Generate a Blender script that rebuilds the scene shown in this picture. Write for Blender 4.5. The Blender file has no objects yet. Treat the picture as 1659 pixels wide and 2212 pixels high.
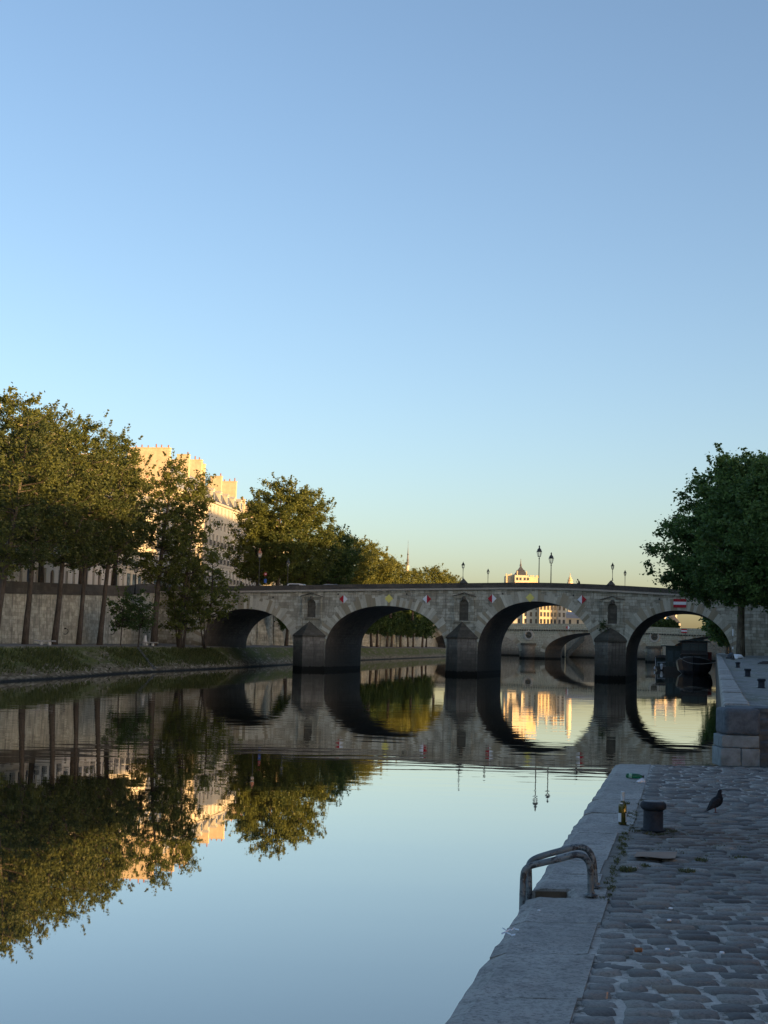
import bpy, bmesh, math, random
import numpy as np
from mathutils import Vector, Matrix
R_ = math.radians
random.seed(7)
sc = bpy.context.scene
COL = sc.collection

# ------------------------------------------------------------------ camera and measured rays
F_ = 3068.0; CX, CY = 829.5, 1106.0; ROLL = 0.0265
PITCH = math.atan((1391 - CY) * math.cos(ROLL) / F_)
CAM = Vector((0, 0, 4.0))
_U = Vector((0, -math.sin(PITCH), math.cos(PITCH))); _F = Vector((0, math.cos(PITCH), math.sin(PITCH))); _R = Vector((1, 0, 0))
def ray(px, py):
    x = px - CX; y = CY - py; c, s = math.cos(ROLL), math.sin(ROLL)
    return _R * (c * x - s * y) + _U * (s * x + c * y) + _F * F_
def G(px, py, z=0.0):
    d = ray(px, py); return CAM + d * ((z - 4.0) / d.z)
def P(px, py, Y):
    d = ray(px, py); return CAM + d * (Y / d.y)

cd = bpy.data.cameras.new('camera'); cam = bpy.data.objects.new('camera', cd); COL.objects.link(cam)
cd.sensor_fit = 'VERTICAL'; cd.sensor_height = 22.12; cd.lens = 30.68
cd.clip_start = 0.1; cd.clip_end = 6000
xr = _R * math.cos(ROLL) + _U * math.sin(ROLL); yr = _U * math.cos(ROLL) - _R * math.sin(ROLL)
cam.matrix_world = Matrix.Translation(CAM) @ Matrix((xr, yr, -_F)).transposed().to_4x4()
sc.camera = cam

# ------------------------------------------------------------------ light
SUN_EL = 4.6; SUN_A = 52.0
sdir = Vector((math.sin(R_(SUN_A)) * math.cos(R_(SUN_EL)), -math.cos(R_(SUN_A)) * math.cos(R_(SUN_EL)), math.sin(R_(SUN_EL))))
sd = bpy.data.lights.new('sun', 'SUN'); so = bpy.data.objects.new('sun', sd); COL.objects.link(so)
sd.energy = 4.2; sd.angle = R_(0.5); sd.color = (1.0, 0.60, 0.25)
so.rotation_euler = sdir.to_track_quat('Z', 'Y').to_euler()
w = bpy.data.worlds.new('World'); sc.world = w; w.use_nodes = True
nt = w.node_tree; bg = nt.nodes['Background']
sky = nt.nodes.new('ShaderNodeTexSky'); sky.sky_type = 'NISHITA'; sky.sun_disc = False
sky.sun_elevation = R_(SUN_EL); sky.sun_rotation = R_(180 - SUN_A)
sky.air_density = 0.8; sky.dust_density = 2.0; sky.ozone_density = 2.0; sky.altitude = 100
wb_ = nt.nodes.new('ShaderNodeMix'); wb_.data_type = 'RGBA'; wb_.blend_type = 'MULTIPLY'; wb_.inputs[0].default_value = 1; wb_.inputs[7].default_value = (1.22, 1.05, .98, 1)
nt.links.new(sky.outputs[0], wb_.inputs[6]); nt.links.new(wb_.outputs[2], bg.inputs[0]); bg.inputs[1].default_value = 0.15
vs = sc.view_settings; vs.view_transform = 'Standard'; vs.look = 'None'; vs.exposure = 1.54; vs.gamma = 1.0
cy = sc.cycles; cy.max_bounces = 6; cy.transparent_max_bounces = 8; cy.diffuse_bounces = 3; cy.glossy_bounces = 4
cy.sample_clamp_indirect = 6

# ------------------------------------------------------------------ mesh helpers
class MB:
    def __init__(s): s.v = []; s.f = []; s.t = []; s.mi = []; s.m = 0; s.tint = 0.5
    def add(s, vs, fs):
        n = len(s.v); s.v += [tuple(p) for p in vs]
        for f in fs: s.f.append(tuple(i + n for i in f)); s.t.append(s.tint); s.mi.append(s.m)
    def quad(s, a, b, c, d): s.add([a, b, c, d], [(0, 1, 2, 3)])
    def box(s, x0, x1, y0, y1, z0, z1, M=None):
        p = [Vector((x, y, z)) for z in (z0, z1) for y in (y0, y1) for x in (x0, x1)]
        if M: p = [M @ q for q in p]
        s.add(p, [(0, 2, 3, 1), (4, 5, 7, 6), (0, 1, 5, 4), (2, 6, 7, 3), (0, 4, 6, 2), (1, 3, 7, 5)])
    def prism(s, pts, axis_vec, M=None):      # pts: 3D polygon, extruded by axis_vec
        a = [Vector(p) for p in pts]; b = [p + Vector(axis_vec) for p in a]; n = len(a); q = a + b
        if M: q = [M @ p for p in q]
        s.add(q, [tuple(range(n))[::-1], tuple(range(n, 2 * n))] + [(i, (i + 1) % n, n + (i + 1) % n, n + i) for i in range(n)])
    def tube(s, path, rad, n=8, caps=True, M=None, squash=None):
        path = [Vector(p) for p in path]; rings = []
        if not hasattr(rad, '__len__'): rad = [rad] * len(path)
        prev = None
        for i, p in enumerate(path):
            t = (path[min(i + 1, len(path) - 1)] - path[max(i - 1, 0)])
            t = t.normalized() if t.length > 1e-9 else Vector((0, 0, 1))
            if prev is None:
                a = Vector((1, 0, 0)) if abs(t.x) < .9 else Vector((0, 1, 0)); u = t.cross(a).normalized()
            else:
                u = (prev - t * prev.dot(t)); u = u.normalized() if u.length > 1e-6 else t.orthogonal().normalized()
            prev = u; v = t.cross(u); rr = rad[i]
            rings.append([p + (u * math.cos(2 * math.pi * k / n) + v * math.sin(2 * math.pi * k / n)) * rr for k in range(n)])
        vs_ = [q for r in rings for q in r]
        if M: vs_ = [M @ q for q in vs_]
        fs = [(i * n + k, i * n + (k + 1) % n, (i + 1) * n + (k + 1) % n, (i + 1) * n + k) for i in range(len(path) - 1) for k in range(n)]
        if caps: fs += [tuple(range(n))[::-1], tuple((len(path) - 1) * n + k for k in range(n))]
        s.add(vs_, fs)
    def lathe(s, prof, n=16, M=None):         # prof: (r, z)
        vs_ = [Vector((r * math.cos(2 * math.pi * k / n), r * math.sin(2 * math.pi * k / n), z)) for r, z in prof for k in range(n)]
        if M: vs_ = [M @ q for q in vs_]
        fs = [(i * n + k, i * n + (k + 1) % n, (i + 1) * n + (k + 1) % n, (i + 1) * n + k) for i in range(len(prof) - 1) for k in range(n)]
        fs += [tuple(range(n))[::-1], tuple((len(prof) - 1) * n + k for k in range(n))]
        s.add(vs_, fs)
    def mesh(s, name, mats, smooth=False):
        me = bpy.data.meshes.new(name); me.from_pydata(s.v, [], s.f)
        for m in (mats if isinstance(mats, (list, tuple)) else [mats]): me.materials.append(m)
        at = me.attributes.new('tint', 'FLOAT', 'FACE'); at.data.foreach_set('value', s.t)
        if any(s.mi): me.polygons.foreach_set('material_index', s.mi)
        if smooth: me.polygons.foreach_set('use_smooth', [True] * len(me.polygons))
        me.update(); return me
    def build(s, name, mats, parent=None, smooth=False, M=None):
        return link(name, s.mesh(name, mats, smooth), parent, M)
def link(name, me, parent=None, M=None):
    o = bpy.data.objects.new(name, me); COL.objects.link(o)
    if parent: o.parent = parent
    if M is not None: o.matrix_local = M
    return o
def tag(o, label=None, cat=None, group=None, kind=None):
    if label: o['label'] = label
    if cat: o['category'] = cat
    if group: o['group'] = group
    if kind: o['kind'] = kind
    return o
def empty(name, M, label, cat, group=None):
    o = bpy.data.objects.new(name, None); COL.objects.link(o)
    o.matrix_world = M if isinstance(M, Matrix) else Matrix.Translation(Vector(M))
    return tag(o, label, cat, group)
def copy_tree(o, M, label, group=None):
    def rec(a, par):
        c = a.copy(); COL.objects.link(c)
        if par: c.parent = par
        for ch in a.children: rec(ch, c)
        return c
    c = rec(o, None); c.matrix_world = M; c['label'] = label
    if group: c['group'] = group
    return c
def TR(x, y, z, rz=0, s=1): return Matrix.Translation((x, y, z)) @ Matrix.Rotation(rz, 4, 'Z') @ Matrix.Scale(s, 4)
def lerp(tab, x):
    if x <= tab[0][0]: return tab[0][1] + (tab[1][1] - tab[0][1]) / (tab[1][0] - tab[0][0]) * (x - tab[0][0])
    for (a, p), (b, q) in zip(tab, tab[1:]):
        if x <= b: return p + (q - p) * (x - a) / (b - a)
    (a, p), (b, q) = tab[-2:]; return q + (q - p) / (b - a) * (x - b)

# ------------------------------------------------------------------ materials
class N:
    def __init__(s, name, rough=0.8, spec=0.3):
        s.m = bpy.data.materials.new(name); s.m.use_nodes = True; s.nt = s.m.node_tree
        s.b = s.nt.nodes['Principled BSDF']; s.b.inputs['Roughness'].default_value = rough
        s.b.inputs['Specular IOR Level'].default_value = spec
    def n(s, t, **k):
        o = s.nt.nodes.new('ShaderNode' + t)
        for a, v in k.items():
            if a.startswith('_'): setattr(o, a[1:], v)
        return o
    def set(s, sock, v):
        if hasattr(v, 'is_output') or isinstance(v, bpy.types.NodeSocket): s.nt.links.new(v, sock)
        else: sock.default_value = v
    def coord(s, kind='Object'): return s.n('TexCoord').outputs[kind]
    def mapv(s, vec, scale=(1, 1, 1), loc=(0, 0, 0), rot=(0, 0, 0)):
        o = s.n('Mapping'); s.set(o.inputs[0], vec); o.inputs['Scale'].default_value = scale; o.inputs['Location'].default_value = loc; o.inputs['Rotation'].default_value = rot; return o.outputs[0]
    def noise(s, vec, scale=1, detail=4, rough=.6, dist=0):
        o = s.n('TexNoise'); s.set(o.inputs['Vector'], vec); o.inputs['Scale'].default_value = scale; o.inputs['Detail'].default_value = detail; o.inputs['Roughness'].default_value = rough; o.inputs['Distortion'].default_value = dist; return o.outputs['Fac']
    def ramp(s, f, stops, interp='LINEAR'):
        o = s.n('ValToRGB'); s.set(o.inputs[0], f); e = o.color_ramp.elements; o.color_ramp.interpolation = interp
        while len(e) < len(stops): e.new(.5)
        for i, (p, c) in enumerate(stops):
            e[i].position = p; e[i].color = (c, c, c, 1) if not hasattr(c, '__len__') else (*c, 1)
        return o.outputs[0]
    def mix(s, f, a, b, mode='MIX'):
        o = s.n('Mix', _data_type='RGBA', _blend_type=mode); s.set(o.inputs[0], f)
        for sock, v in ((o.inputs[6], a), (o.inputs[7], b)): s.set(sock, (*v, 1) if isinstance(v, tuple) and len(v) == 3 else v)
        return o.outputs[2]
    def math(s, op, a, b=0.0, c=None):
        o = s.n('Math', _operation=op); s.set(o.inputs[0], a); s.set(o.inputs[1], b)
        if c is not None: s.set(o.inputs[2], c)
        return o.outputs[0]
    def sep(s, v): o = s.n('SeparateXYZ'); s.set(o.inputs[0], v); return o.outputs
    def comb(s, x, y, z=0.0): o = s.n('CombineXYZ'); s.set(o.inputs[0], x); s.set(o.inputs[1], y); s.set(o.inputs[2], z); return o.outputs[0]
    def attr(s, name='tint'): return s.n('Attribute', _attribute_name=name).outputs['Fac']
    def bump(s, h, strength=.5, dist=.05, normal=None):
        o = s.n('Bump'); s.set(o.inputs['Height'], h); o.inputs['Strength'].default_value = strength; o.inputs['Distance'].default_value = dist
        if normal: s.set(o.inputs['Normal'], normal)
        s.nt.links.new(o.outputs[0], s.b.inputs['Normal']); return o.outputs[0]
    def col(s, c): s.set(s.b.inputs['Base Color'], (*c, 1) if isinstance(c, tuple) else c)

def plain(name, c, rough=.6, spec=.3, metal=0, var=.25, nscale=6):
    q = N(name, rough, spec); q.b.inputs['Metallic'].default_value = metal
    f = q.noise(q.coord(), nscale, 5)
    q.col(q.mix(q.ramp(f, [(.3, 0.0), (.7, 1.0)]), tuple(x * (1 - var) for x in c), tuple(x * (1 + var) for x in c)))
    q.bump(f, .25, .02); return q.m

def ashlar(name, cols, plane='xz', bw=.9, bh=.38, mortar=(.09, .08, .065), tintmix=0.0, wet=False, streak=.5, stain=(.05, .047, .04), bumpd=.03, msize=.012, contrast=.5):
    """coursed stone: irregular block colours, weather streaks, optional algae at the waterline"""
    q = N(name, .88, .2); co = q.coord(); X, Y, Z = q.sep(co)
    if plane == 'xz': v = q.comb(X, Z)
    elif plane == 'yz': v = q.comb(Y, Z)
    else: v = q.comb(X, Y)
    wob = q.n('TexNoise'); q.set(wob.inputs['Vector'], co); wob.inputs['Scale'].default_value = .8; wob.inputs['Detail'].default_value = 3
    vm = q.n('VectorMath', _operation='SCALE'); q.set(vm.inputs[0], wob.outputs['Color']); vm.inputs['Scale'].default_value = .12
    va = q.n('VectorMath', _operation='ADD'); q.set(va.inputs[0], v); q.set(va.inputs[1], vm.outputs[0])
    br = q.n('TexBrick'); q.set(br.inputs['Vector'], va.outputs[0]); br.offset = .5; br.squash = .6; br.squash_frequency = 3
    br.inputs['Scale'].default_value = 1; br.inputs['Brick Width'].default_value = bw; br.inputs['Row Height'].default_value = bh
    br.inputs['Mortar Size'].default_value = msize; br.inputs['Mortar Smooth'].default_value = .3; br.inputs['Bias'].default_value = 0
    br.inputs['Color1'].default_value = (0, 0, 0, 1); br.inputs['Color2'].default_value = (1, 1, 1, 1); br.inputs['Mortar'].default_value = (.5, .5, .5, 1)
    n1 = q.noise(co, 1.3, 6, .65); n2 = q.noise(co, 9, 5, .7)
    a, b, c = cols
    base = q.mix(q.ramp(br.outputs['Color'], [(.15, 0.0), (.85, 1.0)]), a, b)
    base = q.mix(q.ramp(n1, [(.42, 0.0), (.68, contrast)]), base, c)
    if tintmix: base = q.mix(tintmix, base, q.ramp(q.attr(), [(0.0, (c[0] * .8, c[1] * .74, c[2] * .6)), (.3, (c[0] * 1.1, c[1], c[2] * .85)), (.5, a), (.8, b), (1.0, tuple(min(1, x * 1.18) for x in b))]))
    # downward streaks
    st = q.noise(q.mapv(co, (1.6, 1.6, .12)), 1.4, 5, .7)
    base = q.mix(q.ramp(st, [(.5, 0.0), (.72, streak)]), base, stain)
    base = q.mix(q.ramp(n2, [(.3, .35), (.6, 0.0)]), base, tuple(x * .6 for x in c))
    base = q.mix(br.outputs['Fac'], base, mortar)
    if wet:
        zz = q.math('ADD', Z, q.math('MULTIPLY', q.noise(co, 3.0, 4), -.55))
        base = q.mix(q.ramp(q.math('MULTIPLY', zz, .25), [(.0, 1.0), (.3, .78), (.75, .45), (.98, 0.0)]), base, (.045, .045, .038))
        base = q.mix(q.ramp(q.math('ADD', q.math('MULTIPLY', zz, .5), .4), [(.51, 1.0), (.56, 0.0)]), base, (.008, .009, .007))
    q.col(base)
    h = q.math('ADD', q.math('MULTIPLY', br.outputs['Fac'], -1.0), q.math('MULTIPLY', n2, .6))
    q.bump(h, .7, bumpd); return q.m

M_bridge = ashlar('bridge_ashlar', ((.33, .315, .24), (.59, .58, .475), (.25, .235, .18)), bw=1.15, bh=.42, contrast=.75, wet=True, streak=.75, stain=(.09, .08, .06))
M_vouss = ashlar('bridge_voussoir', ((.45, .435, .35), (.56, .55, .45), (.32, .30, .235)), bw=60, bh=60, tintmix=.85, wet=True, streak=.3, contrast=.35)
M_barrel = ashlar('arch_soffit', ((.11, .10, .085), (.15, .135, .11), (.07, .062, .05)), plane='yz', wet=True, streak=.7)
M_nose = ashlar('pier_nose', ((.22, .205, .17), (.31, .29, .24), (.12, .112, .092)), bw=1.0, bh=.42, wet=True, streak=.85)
M_nosecap = ashlar('pier_cap', ((.085, .08, .062), (.13, .12, .095), (.05, .048, .037)), bw=1.2, bh=.3, streak=.4)
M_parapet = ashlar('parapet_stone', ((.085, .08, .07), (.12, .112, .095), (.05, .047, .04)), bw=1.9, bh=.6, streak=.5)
M_cornice = plain('cornice_stone', (.36, .335, .28), .85, var=.2)
M_wallL = ashlar('river_wall_stone', ((.36, .355, .275), (.56, .555, .44), (.19, .185, .145)), plane='yz', bw=1.0, bh=.4, streak=.75, contrast=.8, mortar=(.17, .165, .13), msize=.007)
M_wallX = ashlar('quay_wall_stone', ((.24, .22, .17), (.33, .30, .24), (.13, .12, .095)), bw=.9, bh=.4, streak=.6, wet=True)
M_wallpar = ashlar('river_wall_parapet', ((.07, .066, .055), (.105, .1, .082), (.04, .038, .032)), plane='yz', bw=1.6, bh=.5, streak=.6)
M_b2 = ashlar('second_bridge_stone', ((.40, .385, .29), (.48, .465, .355), (.28, .265, .195)), bw=1.6, bh=.62, mortar=(.16, .14, .10), wet=True, streak=.3, msize=.05, contrast=.3)
M_b2v = ashlar('second_bridge_voussoir', ((.38, .35, .27), (.43, .40, .31), (.27, .24, .18)), bw=90, bh=90, tintmix=.8, streak=.2)

def coping_mat():
    q = N('coping_granite', .7, .35); co = q.coord(); n1 = q.noise(co, 1.4, 7, .7); n2 = q.noise(co, 38, 4, .75); n3 = q.noise(q.mapv(co, (1.2, 3.5, 1)), 3, 6, .7)
    c = q.mix(q.attr(), (.33, .325, .305), (.42, .412, .385))
    c = q.mix(q.ramp(n1, [(.40, 0.0), (.58, .85)]), c, (.25, .25, .235)); c = q.mix(q.ramp(q.noise(co, 11, 7, .85), [(.5, 0.0), (.6, .7)]), c, (.15, .15, .145))
    c = q.mix(q.ramp(n3, [(.5, 0.0), (.75, .4)]), c, (.29, .30, .295))
    c = q.mix(q.ramp(n2, [(.35, .7), (.5, 0.0)]), c, (.07, .072, .07))
    q.col(c); q.bump(q.math('ADD', n2, q.math('MULTIPLY', n3, 1.5)), .6, .008); return q.m
M_coping = coping_mat()
def sett_mat():
    q = N('granite_sett', .72, .22); co = q.coord(); n1 = q.noise(co, 60, 4, .7); n2 = q.noise(co, 7, 4)
    c = q.ramp(q.attr(), [(0.0, (.10, .10, .10)), (.3, (.16, .16, .155)), (.55, (.21, .205, .195)), (.8, (.28, .275, .255)), (.9, (.19, .155, .125)), (1.0, (.29, .285, .265))])
    c = q.mix(q.ramp(n1, [(.35, .5), (.55, 0.0)]), c, (.05, .052, .055))
    c = q.mix(q.ramp(n2, [(.5, 0.0), (.8, .35)]), c, (.22, .22, .21))
    # rusty stain running from the bollard
    X, Y, Z = q.sep(co)
    st = q.noise(q.mapv(co, (1.0, 2.2, 1)), 1.7, 5, .65)
    dx = q.math('MULTIPLY', q.math('SUBTRACT', X, 3.0), .8); dy = q.math('SUBTRACT', Y, 12.6)
    rr = q.math('ADD', q.math('MULTIPLY', dx, dx), q.math('MULTIPLY', dy, q.math('MULTIPLY', dy, 1.6)))
    f = q.math('MULTIPLY', q.ramp(rr, [(.1, .85), (1.0, 0.0)]), q.ramp(st, [(.42, 0.0), (.6, 1.0)]))
    c = q.mix(f, c, (.10, .062, .042))
    q.col(c); q.bump(q.math('ADD', n1, n2), .5, .006); return q.m
M_sett = sett_mat()
def mortar_mat():
    q = N('sand_mortar', .95, .1); co = q.coord(); n1 = q.noise(co, 45, 5, .8); n2 = q.noise(co, 1.7, 6, .7)
    c = q.mix(q.ramp(n1, [(.3, 0.0), (.7, 1.0)]), (.40, .39, .36), (.62, .605, .56))
    X, Y, Z = q.sep(co); dirt = q.ramp(q.math('MULTIPLY', Y, .05), [(.38, 0.0), (.52, .75), (.72, .7), (.85, .1)]); c = q.mix(dirt, c, (.13, .128, .112)); c = q.mix(q.ramp(n2, [(.52, 0.0), (.7, .8)]), c, (.11, .105, .085)); c = q.mix(q.ramp(q.noise(co, 6, 6, .75), [(.52, 0.0), (.62, .85)]), c, (.075, .072, .055))
    q.col(c); q.bump(n1, .7, .012); return q.m
M_mortar = mortar_mat()
def farsett_mat():
    q = N('quay_cobbles', .75, .3); co = q.coord(); 
    br = q.n('TexBrick'); q.set(br.inputs['Vector'], co); br.inputs['Scale'].default_value = 1; br.inputs['Brick Width'].default_value = .22; br.inputs['Row Height'].default_value = .16
    br.inputs['Mortar Size'].default_value = .012; br.inputs['Color1'].default_value = (.10, .105, .105, 1); br.inputs['Color2'].default_value = (.17, .175, .175, 1); br.inputs['Mortar'].default_value = (.27, .27, .25, 1)
    cs = q.mapv(co, (1, .3, 1)); n2 = q.noise(cs, .8, 7, .75); n1 = q.noise(cs, 4.5, 6, .8)
    c = q.mix(q.ramp(n2, [(.47, 0.0), (.58, .85)]), br.outputs['Color'], (.105, .115, .07))
    c = q.mix(q.ramp(n1, [(.5, 0.0), (.62, .7)]), c, (.33, .33, .30))
    q.col(c); q.bump(n1, .7, .06); return q.m
M_farsett = farsett_mat()
def embank_mat():
    q = N('embankment_rubble', .95, .15); co = q.coord(); X, Y, Z = q.sep(co)
    cs = q.mapv(co, (1, .32, 1)); vo = q.n('TexVoronoi', _feature='F1'); q.set(vo.inputs['Vector'], cs); vo.inputs['Scale'].default_value = 4.2
    n1 = q.noise(cs, .6, 6, .7); n2 = q.noise(cs, 4, 6, .8)
    c = q.ramp(vo.outputs['Color'], [(.2, (.085, .072, .045)), (.6, (.16, .138, .09)), (.92, (.30, .275, .205))])
    g = q.math('MULTIPLY', q.ramp(q.math('ADD', Z, q.math('MULTIPLY', n2, 1.2)), [(0.0, 0.0), (1.0, 1.0)]), 1.0)
    gf = q.math('MULTIPLY', q.ramp(n1, [(.38, 0.0), (.52, 1.0)]), q.ramp(q.math('MULTIPLY', Z, .25), [(.14, 0.0), (.34, 1.0), (.68, 1.0), (.73, .1)]))
    c = q.mix(gf, c, q.mix(q.ramp(n2, [(.35, 0.0), (.65, 1.0)]), (.05, .065, .02), (.12, .135, .04)))
    c = q.mix(q.ramp(q.math('MULTIPLY', Z, .25), [(.7, 0.0), (.735, .8)]), c, (.10, .10, .09))
    c = q.mix(q.ramp(q.math('ADD', Z, q.math('MULTIPLY', n2, .25)), [(.22, 1.0), (.42, 0.0)]), c, (.014, .018, .017))
    q.col(c); q.bump(q.math('ADD', n2, vo.outputs['Distance']), 1.0, .12); return q.m
M_emb = embank_mat()
M_path = plain('gravel_path', (.13, .125, .11), .95, nscale=3)
M_street = plain('street_asphalt', (.07, .07, .07), .9, nscale=2)
M_land = plain('far_ground', (.10, .10, .085), .95, nscale=.5)

def leaf_mat(name, dark, light, trans=.3):
    q = N(name, .55, .25)
    c = q.ramp(q.attr(), [(0.0, dark), (1.0, light)])
    q.col(c)
    tr = q.n('BsdfTranslucent'); q.set(tr.inputs[0], q.mix(.5, c, tuple(x * 1.6 for x in light)))
    mx = q.n('MixShader'); mx.inputs[0].default_value = trans
    q.nt.links.new(q.b.outputs[0], mx.inputs[1]); q.nt.links.new(tr.outputs[0], mx.inputs[2])
    q.nt.links.new(mx.outputs[0], q.nt.nodes['Material Output'].inputs[0]); return q.m
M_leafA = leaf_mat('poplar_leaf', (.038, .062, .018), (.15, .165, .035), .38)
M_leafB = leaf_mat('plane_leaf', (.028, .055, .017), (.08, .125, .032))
M_leafD = leaf_mat('riverside_leaf', (.032, .05, .017), (.12, .132, .032), .34)
M_leafC = leaf_mat('lime_leaf', (.07, .09, .02), (.19, .19, .04), .38)
M_leafR = leaf_mat('chestnut_leaf', (.04, .085, .028), (.11, .19, .05))
def bark_mat(name, a, b):
    q = N(name, .95, .1); co = q.coord(); n1 = q.noise(q.mapv(co, (3, 3, .5)), 2.2, 6, .7); n2 = q.noise(co, 1.2, 4)
    c = q.mix(q.ramp(n1, [(.35, 0.0), (.65, 1.0)]), a, b); c = q.mix(q.ramp(n2, [(.5, 0.0), (.7, .4)]), c, tuple(x * 1.5 for x in b))
    q.col(c); q.bump(n1, 1.0, .05); return q.m
M_bark = bark_mat('bark', (.045, .038, .03), (.10, .085, .068))
M_barkP = bark_mat('plane_bark', (.10, .09, .07), (.22, .20, .16))

def water_mat():
    q = N('river_water', .02, .5); co = q.coord(); X, Y, Z = q.sep(co)
    fr = q.n('Fresnel'); fr.inputs['IOR'].default_value = 1.33
    big = q.noise(q.mapv(co, (.05, .035, 1)), 1.0, 3, .5)
    dist = q.math('ADD', Y, q.math('MULTIPLY', q.math('SUBTRACT', big, .5), 40.0))
    zone = q.ramp(q.math('MULTIPLY', dist, .005), [(.13, .07), (.195, .22), (.232, 1.0), (.25, 1.0), (.28, .7), (.44, 1.15), (.62, .4), (.9, .2)])
    a = q.noise(q.mapv(co, (.32, .85, 1)), 1.0, 2, .4, .3); b = q.noise(q.mapv(co, (1.5, 4.5, 1)), 1.0, 2, .5); c = q.noise(q.mapv(co, (.06, .16, 1)), 1.0, 2, .5)
    h = q.math('ADD', q.math('MULTIPLY', a, 1.0), q.math('MULTIPLY', b, .035))
    h = q.math('ADD', q.math('MULTIPLY', h, zone), q.math('MULTIPLY', c, 1.0))
    bm = q.bump(h, 1.0, .0058)
    nt = q.nt; q.col((.012, .022, .02)); q.b.inputs['Roughness'].default_value = .4; q.b.inputs['Specular IOR Level'].default_value = 0
    gl = q.n('BsdfGlossy'); gl.inputs['Roughness'].default_value = .012; gl.inputs[0].default_value = (.97, .94, .89, 1)
    nt.links.new(bm, gl.inputs['Normal']); nt.links.new(bm, fr.inputs['Normal'])
    mx = q.n('MixShader'); q.set(mx.inputs[0], q.math('MINIMUM', q.math('MULTIPLY', q.math('POWER', fr.outputs[0], .62), 1.33), .97))
    nt.links.new(q.b.outputs[0], mx.inputs[1]); nt.links.new(gl.outputs[0], mx.inputs[2]); nt.links.new(mx.outputs[0], nt.nodes['Material Output'].inputs[0])
    return q.m
M_water = water_mat()

def facade_mat(name, c):
    q = N(name, .9, .15); co = q.coord(); n1 = q.noise(q.mapv(co, (1, 1, .25)), .8, 6, .7); n2 = q.noise(co, 5, 5, .7); X, Y, Z = q.sep(co)
    k = q.mix(q.ramp(n1, [(.4, 0.0), (.7, .45)]), c, tuple(x * .6 for x in c))
    k = q.mix(q.ramp(n2, [(.3, .3), (.6, 0.0)]), k, tuple(x * .7 for x in c))
    wv = q.math('FRACT', q.math('MULTIPLY', Z, 1.8)); ln = q.ramp(wv, [(.02, .25), (.05, 0.0)])
    k = q.mix(ln, k, tuple(x * .5 for x in c)); q.col(k); q.bump(n2, .3, .03); return q.m
FAC = [facade_mat('pale_limestone_facade', (.50, .475, .39)), facade_mat('cream_render_facade', (.64, .59, .46)), facade_mat('grey_stone_facade', (.52, .50, .43)), facade_mat('warm_stone_facade', (.58, .51, .37))]
M_slate = plain('slate_roof', (.055, .06, .07), .5, .5, var=.2)
M_zinc = plain('zinc_roof', (.20, .22, .24), .45, .5, var=.15)
M_chim = plain('chimney_plaster', (.52, .42, .27), .9, var=.15, nscale=1.2)
M_pot = plain('clay_pot', (.28, .11, .06), .8)
M_winframe = plain('white_window_paint', (.45, .45, .42), .5)
def glass_mat(name, c=(.02, .024, .028)):
    q = N(name, .08, .6); n1 = q.noise(q.coord(), 1.5, 3); q.col(q.mix(q.ramp(n1, [(.4, 0.0), (.6, 1.0)]), c, tuple(x * 2.4 for x in c))); return q.m
M_glass = glass_mat('window_glass'); M_shop = glass_mat('shop_glass', (.07, .10, .11))
M_iron = plain('black_iron', (.02, .02, .02), .5, .5)
M_shutter = plain('grey_shutter', (.20, .19, .165), .7)
M_lampiron = plain('lamp_iron', (.018, .021, .02), .45, .5)
def clearglass():
    q = N('lantern_glass', .1, .5); q.col((.75, .78, .75)); tr = q.n('BsdfTransparent'); mx = q.n('MixShader'); mx.inputs[0].default_value = .86
    q.nt.links.new(q.b.outputs[0], mx.inputs[1]); q.nt.links.new(tr.outputs[0], mx.inputs[2]); q.nt.links.new(mx.outputs[0], q.nt.nodes['Material Output'].inputs[0]); return q.m
M_lglass = clearglass()
M_red = plain('sign_red', (.38, .014, .025), .5, var=.1); M_white = plain('sign_white', (.72, .76, .80), .5, var=.06); M_yellow = plain('sign_yellow', (.70, .64, .17), .5, var=.08)
M_cast = plain('bollard_cast_iron', (.02, .025, .034), .7, .2, var=.35, nscale=25)

# ------------------------------------------------------------------ setting lines
def bankx(y): return lerp([(-60, -47), (60, -35.5), (117, -31.6), (133, -29.6), (158, -28.0), (178, -25.0), (208, -20.2), (246, -15.6), (331, -5.2), (500, 22.0), (640, 44)], y)
def wally(y, off=0.0):
    x = -39 + .155 * (y - 150) if y < 215 else lerp([(215, -28.9), (331, -15.2), (500, 12.0), (640, 34)], y)
    return Vector((x + off, y, 0))
def walltop(y): return lerp([(100, 8.6), (150, 9.56), (197, 11.0), (206, 11.85), (240, 12.1), (640, 12.4)], y)
def pathz(y): return lerp([(100, 3.0), (150, 3.05), (205, 3.3), (300, 3.5), (640, 3.6)], y)
PHI = R_(14.8); BB = Vector((math.cos(PHI), -math.sin(PHI), 0)); RR = Vector((math.sin(PHI), math.cos(PHI), 0))
OO = G(987.5, 1458.5) + RR * 2.9; OO.z = 0
M_br = Matrix((BB, RR, Vector((0, 0, 1)))).transposed().to_4x4(); M_br.translation = OO
BW = 19.0
def Bp(u, w_, z): return OO + BB * u + RR * w_ + Vector((0, 0, z))
def qx(y): return .13 + .235 * y           # river side of the upper quay
def qz(y): return lerp([(21, 3.02), (40, 3.08), (150, 3.62), (200, 3.75), (600, 3.9)], y)

# water: one large sheet
mb = MB(); mb.quad((-3000, -600, 0), (3000, -600, 0), (3000, 4500, 0), (-3000, 4500, 0)); tag(mb.build('water', M_water), kind='structure')

def strip(rows, name, mat, smooth=False):
    mb = MB(); n = len(rows[0])
    mb.add([p for r in rows for p in r], [(i * n + k, i * n + k + 1, (i + 1) * n + k + 1, (i + 1) * n + k) for i in range(len(rows) - 1) for k in range(n - 1)])
    return mb.build(name, mat, smooth=smooth)

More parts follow.
